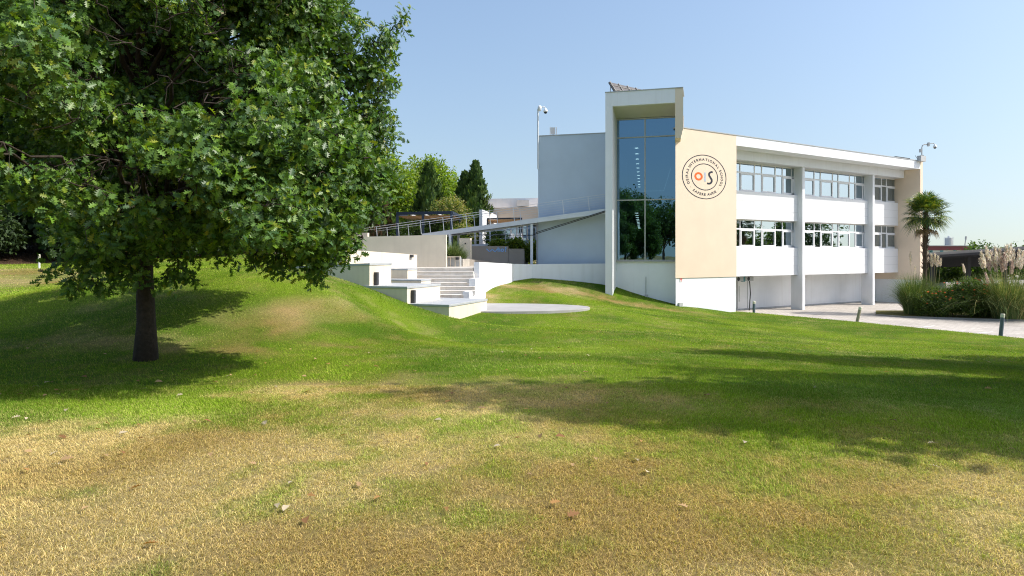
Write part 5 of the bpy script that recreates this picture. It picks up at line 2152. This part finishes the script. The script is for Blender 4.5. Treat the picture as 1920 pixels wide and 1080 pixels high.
pc_ = Vector((pb_.x + 0.12, pb_.y, ztop - 0.05))
PG = [(0.065, 0.12, 0.022), (0.11, 0.17, 0.022), (0.24, 0.25, 0.03), (0.04, 0.085, 0.02)]
for k in range(66):
    a = k * 2.399963 + rp.normal() * 0.1
    el = R(78 - 118 * (k / 65) + rp.normal() * 5)
    dv = (math.cos(a) * math.cos(el), math.sin(a) * math.cos(el), math.sin(el))
    fan_obj('frond', (pc_ + Vector((0, 0, rp.uniform(-0.25, 0.1))), dv, rp.uniform(0.65, 1.0), rp.uniform(0.75, 0.98), PG, 0.35 + 0.4 * (k / 65), rp), palm)
DB = [(0.20, 0.13, 0.08), (0.14, 0.09, 0.055), (0.26, 0.18, 0.11)]
for (a, el, pe) in ((3.3, -52, 0.85), (2.8, -62, 0.95), (3.8, -58, 0.8), (0.1, -50, 0.95), (5.9, -60, 0.8), (4.7, -65, 0.7)):
    dv = (math.cos(a) * math.cos(R(el)), math.sin(a) * math.cos(R(el)), math.sin(R(el)))
    f_ = fan_obj('frond', (pc_ + Vector((0, 0, -0.3)), dv, pe, 0.42, DB, 1.3, rp, 18), palm)
    f_['label'] = 'dead brown hanging frond'


def strips(name, base, nb, hgt, spread, wd, cols, wts, mat, parent, seed, seg=5, droop=1.0, disk=0.3):
    """tuft of arching blades"""
    r_ = np.random.default_rng(seed)
    a = r_.uniform(0, 2 * math.pi, nb)
    rr = disk * np.sqrt(r_.random(nb))
    a2 = a + r_.normal(size=nb) * 0.6
    lean = np.abs(r_.normal(size=nb)) * 0.5 + 0.12
    h = hgt * r_.uniform(0.6, 1.1, nb)
    col = mixcol(r_, nb, cols, wts)
    V = np.zeros((nb, seg + 1, 2, 3))
    for i in range(seg + 1):
        t = i / seg
        out = spread * lean * (t ** 1.6) * h / hgt
        x = base[0] + rr * np.cos(a) + out * np.cos(a2)
        y = base[1] + rr * np.sin(a) + out * np.sin(a2)
        z = base[2] + h * (t - droop * lean * 0.55 * t ** 2.6)
        w_ = wd * (1 - t * 0.9)
        V[:, i, 0] = np.stack([x + w_ * np.sin(a2), y - w_ * np.cos(a2), z], 1)
        V[:, i, 1] = np.stack([x - w_ * np.sin(a2), y + w_ * np.cos(a2), z], 1)
    V = V.reshape(-1, 3)
    per = 2 * (seg + 1)
    q = []
    for i in range(seg):
        q += [2 * i, 2 * i + 1, 2 * i + 3, 2 * i + 2]
    q = np.array(q)
    loops = (q[None, :] + (np.arange(nb) * per)[:, None]).ravel()
    starts = np.arange(nb * seg) * 4
    return mesh_np(name, V, loops, starts, M[mat], parent, np.repeat(col, per, axis=0))


def plume(base, tip, length, rad, cols, parent, seed):
    """stalk with a feathery flower head"""
    r_ = np.random.default_rng(seed)
    a = np.array(base)
    b_ = np.array(tip)
    d = unit((b_ - a)[None])[0]
    k = 240
    t = r_.random(k)
    ang = r_.uniform(0, 2 * math.pi, k)
    s1 = unit(np.cross(d, [0.3, 0.8, 0.1])[None])[0]
    s2 = np.cross(d, s1)
    prof = np.sin(np.pi * (0.06 + 0.94 * t) ** 0.8) ** 0.9 * (1.1 - t * 0.45)
    rad = rad * 1.05
    rad_ = rad * prof * r_.uniform(0.0, 0.45, k)
    side = np.cos(ang)[:, None] * s1 + np.sin(ang)[:, None] * s2
    pos = b_ - d * length * (1 - t)[:, None] + side * rad_[:, None]
    ax = d * 1.2 + side * 0.55 + np.array([0.0, 0, -0.1])
    col = mixcol(r_, k, cols, [2, 2, 1])
    o = scatter('plume', NARROW, pos, ax + r_.normal(size=(k, 3)) * 0.15, side + r_.normal(size=(k, 3)) * 0.4, r_.uniform(0.5, 1.1, k) * rad * 0.9, col, M['plume'], parent)
    mb = MB()
    mb.tube([tuple(a), tuple(a * 0.4 + b_ * 0.6), tuple(b_ - d * length * 0.1)], [0.012, 0.01, 0.006], 5)
    mb.build('stalk', M['straw'], o)


M['straw'] = surf('pampas_stalk', (0.42, 0.38, 0.17), 0.8, 0.1, 4, 0)
PGc = [(0.12, 0.18, 0.06), (0.20, 0.26, 0.10), (0.085, 0.13, 0.045), (0.46, 0.40, 0.18)]
CRM = [(0.90, 0.85, 0.74), (0.88, 0.80, 0.66), (0.92, 0.89, 0.82)]
MAU = [(0.78, 0.66, 0.58), (0.66, 0.55, 0.50), (0.84, 0.75, 0.67)]


def pampas(px, D, yb, hgt, nb, heads, label, seed, spread=2.0, disk=0.5, wts=(4, 3, 2, 0.4)):
    v = P(px, yb, D)
    v.z = PAVE + 0.1
    o = empty('pampas_grass', v, label, 'grass clump', 'pampas clumps in the planted island')
    strips('foliage', v, nb, hgt, spread, 0.012, PGc, wts, 'grass', o, seed, disk=disk)
    rr = random.Random(seed)
    for j, (hx, hy, ln, rd, cs, lean) in enumerate(heads):
        ln *= 0.85
        hy += 3
        tip = P(hx, hy, D + rr.uniform(-0.5, 0.5))
        bs = (v.x + (tip.x - v.x) * 0.35, v.y + rr.uniform(-0.2, 0.2), v.z + 0.2)
        plume(bs, tip, ln, rd, cs, o, seed * 50 + j)


pampas(1712, 44.0, 592, 2.85, 3000, [(1707, 470, 1.0, 0.16, CRM, 0), (1716, 497, 0.6, 0.12, CRM, 0)], 'pampas clump left of the palm trunk with one tall white plume', 401, 2.6, 0.5)
pampas(1745, 45.0, 592, 2.5, 1900, [(1739, 470, 0.9, 0.16, CRM, 0), (1747, 476, 0.9, 0.18, CRM, 0), (1753, 474, 0.8, 0.17, CRM, 0), (1759, 479, 0.8, 0.17, CRM, 0), (1764, 483, 0.6, 0.14, CRM, 0)], 'pampas clump right of the palm trunk with a bunch of white plumes', 402, 3.0, 0.45)
hd = [(1840, 472, 1.1, 0.22), (1849, 461, 1.2, 0.24), (1858, 470, 1.1, 0.23), (1866, 463, 1.2, 0.22), (1874, 466, 1.1, 0.24), (1887, 458, 1.3, 0.24), (1895, 457, 1.2, 0.22), (1901, 468, 1.2, 0.22), (1911, 468, 1.2, 0.24), (1918, 470, 1.2, 0.22)]
hd = [(a, b, c, d, CRM, 0) for a, b, c, d in hd]
hd += [(1865, 480, 1.1, 0.2, MAU, 0), (1878, 482, 1.0, 0.2, MAU, 0), (1851, 483, 0.9, 0.2, MAU, 0), (1898, 486, 1.0, 0.2, MAU, 0), (1916, 478, 1.0, 0.2, MAU, 0), (1848, 510, 0.8, 0.15, MAU, 0), (1858, 514, 0.7, 0.14, MAU, 0), (1838, 484, 0.7, 0.18, CRM, 0), (1884, 475, 1.1, 0.22, MAU, 0)]
pampas(1890, 41.0, 600, 3.0, 3600, hd, 'largest pampas clump at the right edge crowded with cream and mauve plumes', 403, 3.0, 0.8, (3, 3, 2, 2.2))
pampas(1838, 42.5, 597, 2.7, 3000, [(1806, 494, 0.65, 0.13, CRM, 0)], 'grey green pampas clump with a single short plume left of the largest clump', 404, 3.6, 0.6)
pampas(1775, 46.5, 592, 1.7, 1200, [], 'pampas clump without plumes behind the orange flowering bushes', 405, 2.4, 0.6)
pampas(1935, 42.5, 600, 2.5, 1400, [(1926, 462, 1.1, 0.22, CRM, 0)], 'pampas clump cut by the right picture edge', 406, 2.2, 0.8)


def lantana(px, D, yb, r, h, label, seed):
    v = P(px, yb, D)
    v.z = PAVE + 0.1
    o = crown_tree('lantana_bush', v, h, (v.x, v.y, v.z + h * 0.45), (r, r * 0.8, h * 0.55), 34, 62, 5, 0.085, SIMPLE, [(0.08, 0.135, 0.022), (0.12, 0.18, 0.028), (0.05, 0.09, 0.02)], [3, 2, 2], 'leaf2', label, seed, 0.03, cat='bush', group='orange flowering bushes in the planted island', lobe_r=(0.28, 0.45))
    r_ = np.random.default_rng(seed + 5)
    k = 16
    mb = MB()
    for j in range(k):
        a = r_.uniform(math.pi * 0.95, math.pi * 2.05)
        e = r_.uniform(0.05, 1.3)
        c = Vector((v.x + r * 0.98 * math.cos(a) * math.cos(e), v.y + r * 0.85 * math.sin(a) * math.cos(e), v.z + h * 0.45 + h * 0.6 * math.sin(e)))
        mb.lathe([(0.015, -0.03), (0.055, -0.01), (0.06, 0.015), (0.02, 0.035)], c, 7)
    mb.build_split('flower', M['lantana'], o)


M['lantana'] = surf('orange_flower', (0.62, 0.13, 0.02), 0.6, 0.2, 8, 0)
lantana(1752, 42.6, 596, 1.05, 1.6, 'orange flowering bush at the foot of the palm', 421)
lantana(1786, 42.2, 598, 1.35, 2.1, 'orange flowering bush in the middle of the planted island', 422)
lantana(1818, 42.0, 599, 1.3, 2.3, 'orange flowering bush just left of the largest pampas clump', 423)

# big grass tuft above the planter wall
v = P(851, 478, 38.3)
tuft = empty('ornamental_grass', (v.x, v.y, 1.35), 'tuft of green ornamental grass spilling over the grey planter wall', 'plant')
strips('foliage', (v.x, v.y, 1.3), 700, 1.25, 1.3, 0.012, PGc, (4, 2, 3, 0.1), 'grass', tuft, 431, disk=0.35)
v2 = P(864, 480, 38.5)
t2 = empty('ornamental_grass', (v2.x, v2.y, 1.35), 'smaller tuft of green grass at the right end of the grey planter wall', 'plant')
strips('foliage', (v2.x, v2.y, 1.3), 350, 0.8, 1.1, 0.012, PGc, (4, 2, 3, 0.1), 'grass', t2, 432, disk=0.3)
mb = MB()
mb.prism([(PX(838, 37.8), 37.75), (PX(868, 37.8), 37.75), (PX(880, 39), 39.2), (PX(838, 39), 39.2)], 0.8, 1.38)
tag(mb.build('planter_soil', M['plaza']), 'soil bed behind the grey planter wall', 'soil', kind='structure')


# ------------------------------------------------------------------ bollards and posts
def bollard(px, yb, D, h, tilt, mat, label, r=0.085, group='bollards along the yard edge', zoff=0.0):
    v = P(px, yb, D)
    v.z = max(H1(v.x, v.y), PAVE) + zoff
    o = empty('bollard', v, label, 'bollard', group)
    ax_ = Vector((math.sin(tilt), 0, math.cos(tilt)))
    mb = MB()
    mb.tube([v - ax_ * 0.15, v + ax_ * (h - 0.17)], r, 16)
    mb.build('post', M[mat], o, False)
    mb = MB()
    mb.tube([v + ax_ * (h - 0.169), v + ax_ * (h - 0.02), v + ax_ * h], [r * 1.03, r * 1.03, r * 0.85], 16)
    mb.build('cap', M['bollard_cap'], o, False)


bollard(1413.5, 592, 43.6, 0.82, 0.02, 'bollard', 'upright blue grey bollard by the logo wall corner')
bollard(1606.5, 608.5, 37.9, 0.93, 0.22, 'bollard_tan', 'leaning tan bollard at the lawn edge in front of the columns')
bollard(1876, 634, 31.2, 1.08, 0.10, 'bollard', 'slightly tilted blue grey bollard nearest the viewer at the lawn edge')
v = P(73.5, 493, 27.6)
bollard(73.5, 493, 27.0, 0.55, 0.0, 'frame', 'white post at the far left lawn edge under the trees', 0.04, 'posts at the lawn edge')
v = P(401, 475, 36)
mb = MB()
zz = H1(v.x, v.y)
mb.tube([(v.x, v.y, zz - 0.1), (v.x, v.y, zz + 0.42)], 0.022, 8)
mk = mb.build('marker_post', M['red'])
tag(mk, 'thin red marker post at the back edge of the lawn right of the trunk', 'post')
mb = MB()
mb.lathe([(0.03, 0.0), (0.03, 0.10), (0.015, 0.12)], (v.x, v.y, zz + 0.421), 8)
mb.build('cap', M['frame'], mk)

# painted chalk lines on the yard
for i, (pa_, pb2, lab) in enumerate([((1808, 627), (1862, 622), 'white painted line on the paving left of the nearest bollard'), ((1712, 615), (1752, 611), 'short white painted line on the paving in front of the palm'), ((1500, 589), (1540, 586.5), 'short white painted line on the paving near the first column')]):
    def g(px, py):
        D = (CAMZ - PAVE) * 1280 / (py - 478)
        return Vector((PX(px, D), D))
    a, b_ = g(*pa_), g(*pb2)
    d = (b_ - a).normalized()
    n_ = Vector((-d.y, d.x)) * 0.04
    mb = MB()
    mb.prism([tuple(a - n_), tuple(b_ - n_), tuple(b_ + n_), tuple(a + n_)], PAVE + 0.001, PAVE + 0.005)
    tag(mb.build('painted_line', M['frame']), lab, 'marking', kind='structure')

# ------------------------------------------------------------------ parking canopy and far buildings
can = empty('parking_canopy', (PX(1780, 70), 70, PAVE), 'long grey tilted parking canopy with dark underside behind the pampas', 'canopy')
A1 = P(1725, 480, 68)
A2 = P(1960, 465, 62)
B1 = Vector((A1.x + 3, 92, -0.1))
B2 = Vector((A2.x + 22, 92, 0.4))
mb = MB()
up = Vector((0, 0, 0.28))
mb.add([A1, A2, B2, B1, A1 + up, A2 + up, B2 + up, B1 + up], [(3, 2, 1, 0), (4, 5, 6, 7), (0, 1, 5, 4), (1, 2, 6, 5), (2, 3, 7, 6), (3, 0, 4, 7)])
mb.build('roof', M['concrete'], can)
mb = MB()
for k in range(14):
    t = k / 13
    mb.beam(A1.lerp(B1, t) - Vector((0, 0, 0.12)), A2.lerp(B2, t) - Vector((0, 0, 0.12)), 0.16, 0.22)
mb.build_split('rib', M['dark'], can)
for (t, s_) in ((0.25, 0.2), (0.5, 0.2), (0.75, 0.2), (0.95, 0.2)):
    q = A1.lerp(A2, t).lerp(B1.lerp(B2, t), s_)
    mb = MB()
    mb.box(q.x - 0.15, q.x + 0.15, q.y - 0.2, q.y + 0.2, PAVE, q.z - 0.02)
    mb.build('post', M['dark'], can)
mb = MB()
q1, q2 = P(1774, 533, 58), P(1805, 533, 57)
mb.prism([(q1.x, 58), (q2.x, 57), (q2.x + 0.3, 57.5), (q1.x + 0.3, 58.5)], PAVE, PZ(530.5, 57.5))
tag(mb.build('low_wall', M['farwall']), 'low pale concrete wall seen between the palm and the bushes', 'wall')
# parked car under the canopy (dark roofline)
def car(px, D, label):
    v = P(px, 525, D)
    o = empty('parked_car', (v.x, v.y, PAVE), label, 'car')
    L_, W_ = 4.2, 1.75
    prof = [(-2.1, 0.3), (-2.12, 0.75), (-1.9, 0.9), (-1.2, 0.98), (-0.6, 1.42), (0.9, 1.45), (1.6, 1.0), (2.05, 0.9), (2.12, 0.6), (2.1, 0.3)]
    mb = MB()
    n_ = len(prof)
    vs = []
    for y, k in ((-W_ / 2, 1), (W_ / 2, 1)):
        for (x, z) in prof:
            inset = 0.16 if z > 1.1 else 0
            vs.append((v.x + x, v.y + y * (1 - inset / (W_ / 2)), PAVE + z))
    fs = [tuple(range(n_)), tuple(range(2 * n_ - 1, n_ - 1, -1))] + [(i, n_ + i, n_ + (i + 1) % n_, (i + 1) % n_) for i in range(n_)]
    mb.add(vs, fs)
    mb.build('body', M['dark'], o, bevel=0.05)
    mb = MB()
    for sgn in (-1, 1):
        y = v.y + sgn * (W_ / 2 - 0.085)
        mb.add([(v.x - 0.95, y, PAVE + 1.02), (v.x + 1.3, y, PAVE + 1.02), (v.x + 0.85, y - sgn * 0.06, PAVE + 1.38), (v.x - 0.55, y - sgn * 0.06, PAVE + 1.38)], [(0, 1, 2, 3)])
    mb.build('window', M['dark'], o)
    for x in (-1.3, 1.3):
        for sgn in (-1, 1):
            mb = MB()
            y = v.y + sgn * (W_ / 2 - 0.1)
            mb.tube([(v.x + x, y - 0.1, PAVE + 0.32), (v.x + x, y + 0.1, PAVE + 0.32)], 0.32, 16)
            mb.build('wheel', M['dark'], o)


car(1790, 62, 'dark parked car half hidden under the grey canopy')

fb = empty('far_building', (PX(1780, 150), 150, PAVE), 'distant low building with a maroon band above a pale wall', 'building')
za, zb_, zc2 = PZ(461.5, 150), PZ(469.2, 150), -4
x0, x1 = PX(1640, 150), PX(1830, 150)
mb = MB()
mb.box(x0, x1, 150, 175, zb_, za)
mb.build('upper_band', M['maroon'], fb)
mb = MB()
mb.box(x0 + 0.1, x1 - 0.1, 150.1, 174.9, zc2, zb_ - 0.002)
mb.build('lower_wall', M['farwall'], fb)
mb = MB()
mb.box(x0 - 0.2, x1 + 0.2, 149.8, 175.2, za + 0.002, za + 0.18)
mb.build('roof', M['coping'], fb)
for px in (1746, 1766, 1791, 1811, 1825):
    mb = MB()
    v = P(px, 472.5, 150)
    mb.box(v.x - 0.35, v.x + 0.35, 150.02, 150.3, v.z - 0.3, v.z + 0.35)
    mb.build('window', M['teal'], fb)
wt = empty('water_tower', (PX(1779, 165), 165, za), 'small grey round water tank on the distant maroon building', 'water tank')
v = P(1779, 460, 160)
mb = MB()
mb.lathe([(0.78, 0), (0.78, 1.75), (0.7, 1.8)], (v.x, v.y, v.z), 20)
mb.build('tank', M['greyplastic'], wt)
mb = MB()
mb.lathe([(0.25, 0), (0.25, 0.35), (0.1, 0.42)], (v.x, v.y, v.z + 1.8), 10)
for k in range(10):
    a = k * math.pi / 5
    mb.tube([(v.x + 0.95 * math.cos(a), v.y + 0.95 * math.sin(a), v.z), (v.x + 0.95 * math.cos(a), v.y + 0.95 * math.sin(a), v.z + 1.95)], 0.03, 4)
mb.build('ladder_cage', M['inox'], wt)
v = P(1809, 461, 158)
mb = MB()
mb.tube([v, v + Vector((0.25, 0, 1.75))], 0.12, 8)
mb.tube([v + Vector((0.24, 0, 1.5)), v + Vector((0.3, 0, 2.2))], 0.22, 8)
tag(mb.build('mast', M['greyplastic']), 'leaning grey mast on the roof of the distant maroon building', 'mast')
# far tree line
for i, (px, D, h, r, lab) in enumerate([(1848, 120, 6.2, 3.2, 'distant dark tree rising above the parking canopy'), (1770, 95, 3.2, 3.0, 'distant bush under the parking canopy beside its post'), (1700, 100, 3.4, 3.0, 'distant bush behind the end of the school wing'), (1900, 110, 4.0, 5, 'distant wide bush behind the largest pampas clump'), (1820, 96, 3.2, 3.5, 'distant bush under the right of the parking canopy')]):
    x = PX(px, D)
    crown_tree('far_tree', (x, D, PAVE), h, (x, D, PAVE + h * 0.55), (r, r, h * 0.5), 26, 30, 5, 0.4, SIMPLE, MG, [3, 2, 1], 'leaf2', lab, 500 + i, 0.15, group='distant trees behind the canopy')

# ------------------------------------------------------------------ grass blades
def in_poly(x, y, poly):
    ins = np.zeros(x.shape, dtype=bool)
    n_ = len(poly)
    for i in range(n_):
        x0, y0 = poly[i]
        x1, y1 = poly[(i + 1) % n_]
        c = ((y0 > y) != (y1 > y)) & (x < (x1 - x0) * (y - y0) / (y1 - y0 + 1e-12) + x0)
        ins ^= c
    return ins


stage_poly = poly_stage = [(-0.85 + 4.32 * math.cos(2 * math.pi * k / 40), 30.05 + 2.35 * math.sin(2 * math.pi * k / 40)) for k in range(40)]
def bpoly(c, yl, xl_):
    return [tuple(c), tuple(c + BQ * yl), tuple(c - BP * xl_ + BQ * yl), tuple(c - BP * xl_)]
hard = [stage_poly, bpoly(c1, 3.6, 4.6), bpoly(c2, 2.8, 3.5), bpoly(c3, 1.6, 4.47),
        [(PX(640, 27.5), 27.7), tuple(c3 + BQ * 1.6), tuple(c1 + BQ * 3.6), (PX(880, 29.6), 29.6), pa, pb, pc, (1.2, 46), (-14, 46), (PX(642, 29.6), 29.6)],
        [tuple(T.xy(-0.02, 0.0)), tuple(T.xy(0.42, 0.0)), tuple(T.xy(0.42, -TD)), tuple(T.xy(TW, -TD)), tuple(F.xy(S0, 0)), tuple(F.xy(0, 0)), tuple(F.xy(0, -8)), (1, 47)]]


def blades(D0, D1, dens, hgt, wd, seed, seg):
    r_ = np.random.default_rng(seed)
    kx = 0.84
    side = 2.2
    f_ = lambda q: kx * q * q / 2 + side * q
    k = int(2 * (f_(D1) - f_(D0)) * dens)
    c_ = r_.uniform(f_(D0), f_(D1), k)
    y = (-side + np.sqrt(side * side + 2 * kx * c_)) / kx
    x = r_.uniform(-1, 1, k) * (kx * y + side)
    ok = edge_s(x, y) < -0.05 + r_.random(k) * 0.12
    for pl_ in hard:
        ok &= ~in_poly(x, y, pl_)
    ok &= ~((x < -8) & (y > 37))
    ok &= ~((y > 41) & (x < 3))
    # thinner where the ground is worn
    x, y = x[ok], y[ok]
    d = dryness(x, y)
    keep = r_.random(len(x)) < (1.0 - 0.25 * d) * np.clip(0.2 + 1.3 * vn(x, y, 0.07, 97), 0, 1)
    x, y, d = x[keep], y[keep], d[keep]
    k = len(x)
    z = H(x, y)
    rnd = r_.random(k)
    col = lawn_col(x, y, rnd) * r_.uniform(0.5, 1.3, (k, 1))
    h = hgt * r_.uniform(0.45, 1.25, k) * (0.75 + 0.5 * fbm(x, y, 0.9, 90)) * (1 - 0.15 * d)
    a = r_.uniform(0, 2 * math.pi, k)
    # dry grass lies over in swathes
    sw = vn(x, y, 1.1, 95) * 4.0 + 2.0
    ln = (0.45 + 0.95 * r_.random(k)) * (0.8 + 0.8 * d)
    la = np.where(r_.random(k) < 0.6, sw + r_.normal(size=k) * 0.5, r_.uniform(0, 2 * math.pi, k))
    w_ = wd * r_.uniform(0.7, 1.3, k)
    bx, by = np.cos(a) * w_, np.sin(a) * w_
    tx, ty = np.cos(la) * h * ln, np.sin(la) * h * ln
    if seg == 2:
        V = np.zeros((k, 5, 3))
        V[:, 0] = np.stack([x - bx, y - by, z - 0.01], 1)
        V[:, 1] = np.stack([x + bx, y + by, z - 0.01], 1)
        V[:, 2] = np.stack([x + bx * .8 + tx * .35, y + by * .8 + ty * .35, z + h * np.clip(0.62 - 0.1 * ln, 0.3, 1)], 1)
        V[:, 3] = np.stack([x - bx * .8 + tx * .35, y - by * .8 + ty * .35, z + h * np.clip(0.62 - 0.1 * ln, 0.3, 1)], 1)
        V[:, 4] = np.stack([x + tx, y + ty, z + h * np.clip(1 - 0.42 * ln, 0.15, 1)], 1)
        lp = np.array([0, 1, 2, 3, 3, 2, 4])
        stt = np.array([0, 4])
        n_ = 5
    else:
        V = np.zeros((k, 3, 3))
        V[:, 0] = np.stack([x - bx, y - by, z - 0.01], 1)
        V[:, 1] = np.stack([x + bx, y + by, z - 0.01], 1)
        V[:, 2] = np.stack([x + tx, y + ty, z + h * np.clip(1 - 0.42 * ln, 0.15, 1)], 1)
        lp = np.array([0, 1, 2])
        stt = np.array([0])
        n_ = 3
    V = V.reshape(-1, 3)
    loops = (lp[None] + (np.arange(k) * n_)[:, None]).ravel()
    starts = (stt[None] + (np.arange(k) * len(lp))[:, None]).ravel()
    return V, loops, starts, np.repeat(col, n_, axis=0)


acc = [blades(1.8, 8.5, 16000, 0.040, 0.0015, 601, 2), blades(8.5, 17, 2600, 0.045, 0.0032, 602, 1), blades(17, 44.5, 420, 0.055, 0.007, 603, 1)]
Vs, Ls, Ss, Cs = [], [], [], []
nv = nl = 0
for (V, l, s_, c) in acc:
    Vs.append(V)
    Ls.append(l + nv)
    Ss.append(s_ + nl)
    Cs.append(c)
    nv += len(V)
    nl += len(l)
gr = mesh_np('lawn_grass', np.concatenate(Vs), np.concatenate(Ls), np.concatenate(Ss), M['grass'], None, np.concatenate(Cs))
tag(gr, 'short mown grass blades, part green and part dried to straw', 'grass', kind='stuff')

# ------------------------------------------------------------------ fallen leaves
M['dead'] = leafmat('dead_leaf', 0.15, 0.7, 0.2)
rl = np.random.default_rng(77)
spots = [(222, 820), (300, 1028), (1270, 955), (1213, 893), (45, 885), (92, 878), (52, 890), (110, 853), (520, 962), (1138, 762), (850, 740), (610, 710), (480, 707), (497, 683), (417, 675), (125, 772), (205, 802), (330, 747), (380, 793), (360, 794),
         (495, 795), (650, 823), (1105, 702), (1550, 655), (1558, 659), (1668, 700), (1850, 680), (1683, 795), (1738, 838), (1888, 848), (940, 842), (1765, 885), (1395, 838), (1330, 746), (1530, 731), (1860, 733), (590, 677), (612, 685), (545, 652), (575, 710),
         (690, 665), (700, 690), (520, 730), (430, 705), (325, 716), (290, 720), (265, 735), (110, 735), (60, 730), (30, 745), (20, 790), (50, 788), (95, 795), (255, 827), (60, 855), (140, 865), (395, 863), (540, 915), (700, 945), (780, 700)]
dl = [(0.44, 0.29, 0.15), (0.27, 0.14, 0.06), (0.50, 0.42, 0.29), (0.40, 0.22, 0.08)]
for _ in range(75):
    spots.append((float(rl.uniform(0, 1250)), float(478 + 175 + 330 * rl.random() ** 1.7)))
for i, (px, py) in enumerate(spots):
    D = CAMZ * 1280 / (py - 478)
    for _ in range(8):
        z = H1(PX(px, D), D)
        D = (CAMZ - z) * 1280 / (py - 478)
    x = PX(px, D)
    k = 1
    z = H1(x, D)
    a = rl.uniform(0, 6.28)
    col = np.array([dl[int(rl.integers(4))]]) * rl.uniform(0.8, 1.2)
    o = scatter('fallen_leaf', OAK if i % 3 else SIMPLE, np.array([[x, D, z + 0.03]]), np.array([[math.cos(a), math.sin(a), rl.uniform(-0.1, 0.3)]]), np.array([[rl.normal() * 0.3, rl.normal() * 0.3, 1.0]]), np.array([rl.uniform(0.05, 0.095)]), col, M['dead'], None)
    o.location = (0, 0, 0)
    tag(o, 'dry brown fallen leaf lying loose on the open lawn', 'leaf', 'fallen leaves scattered on the lawn')
print('blades', len(Cs), nv, 'leaves', len(pos))
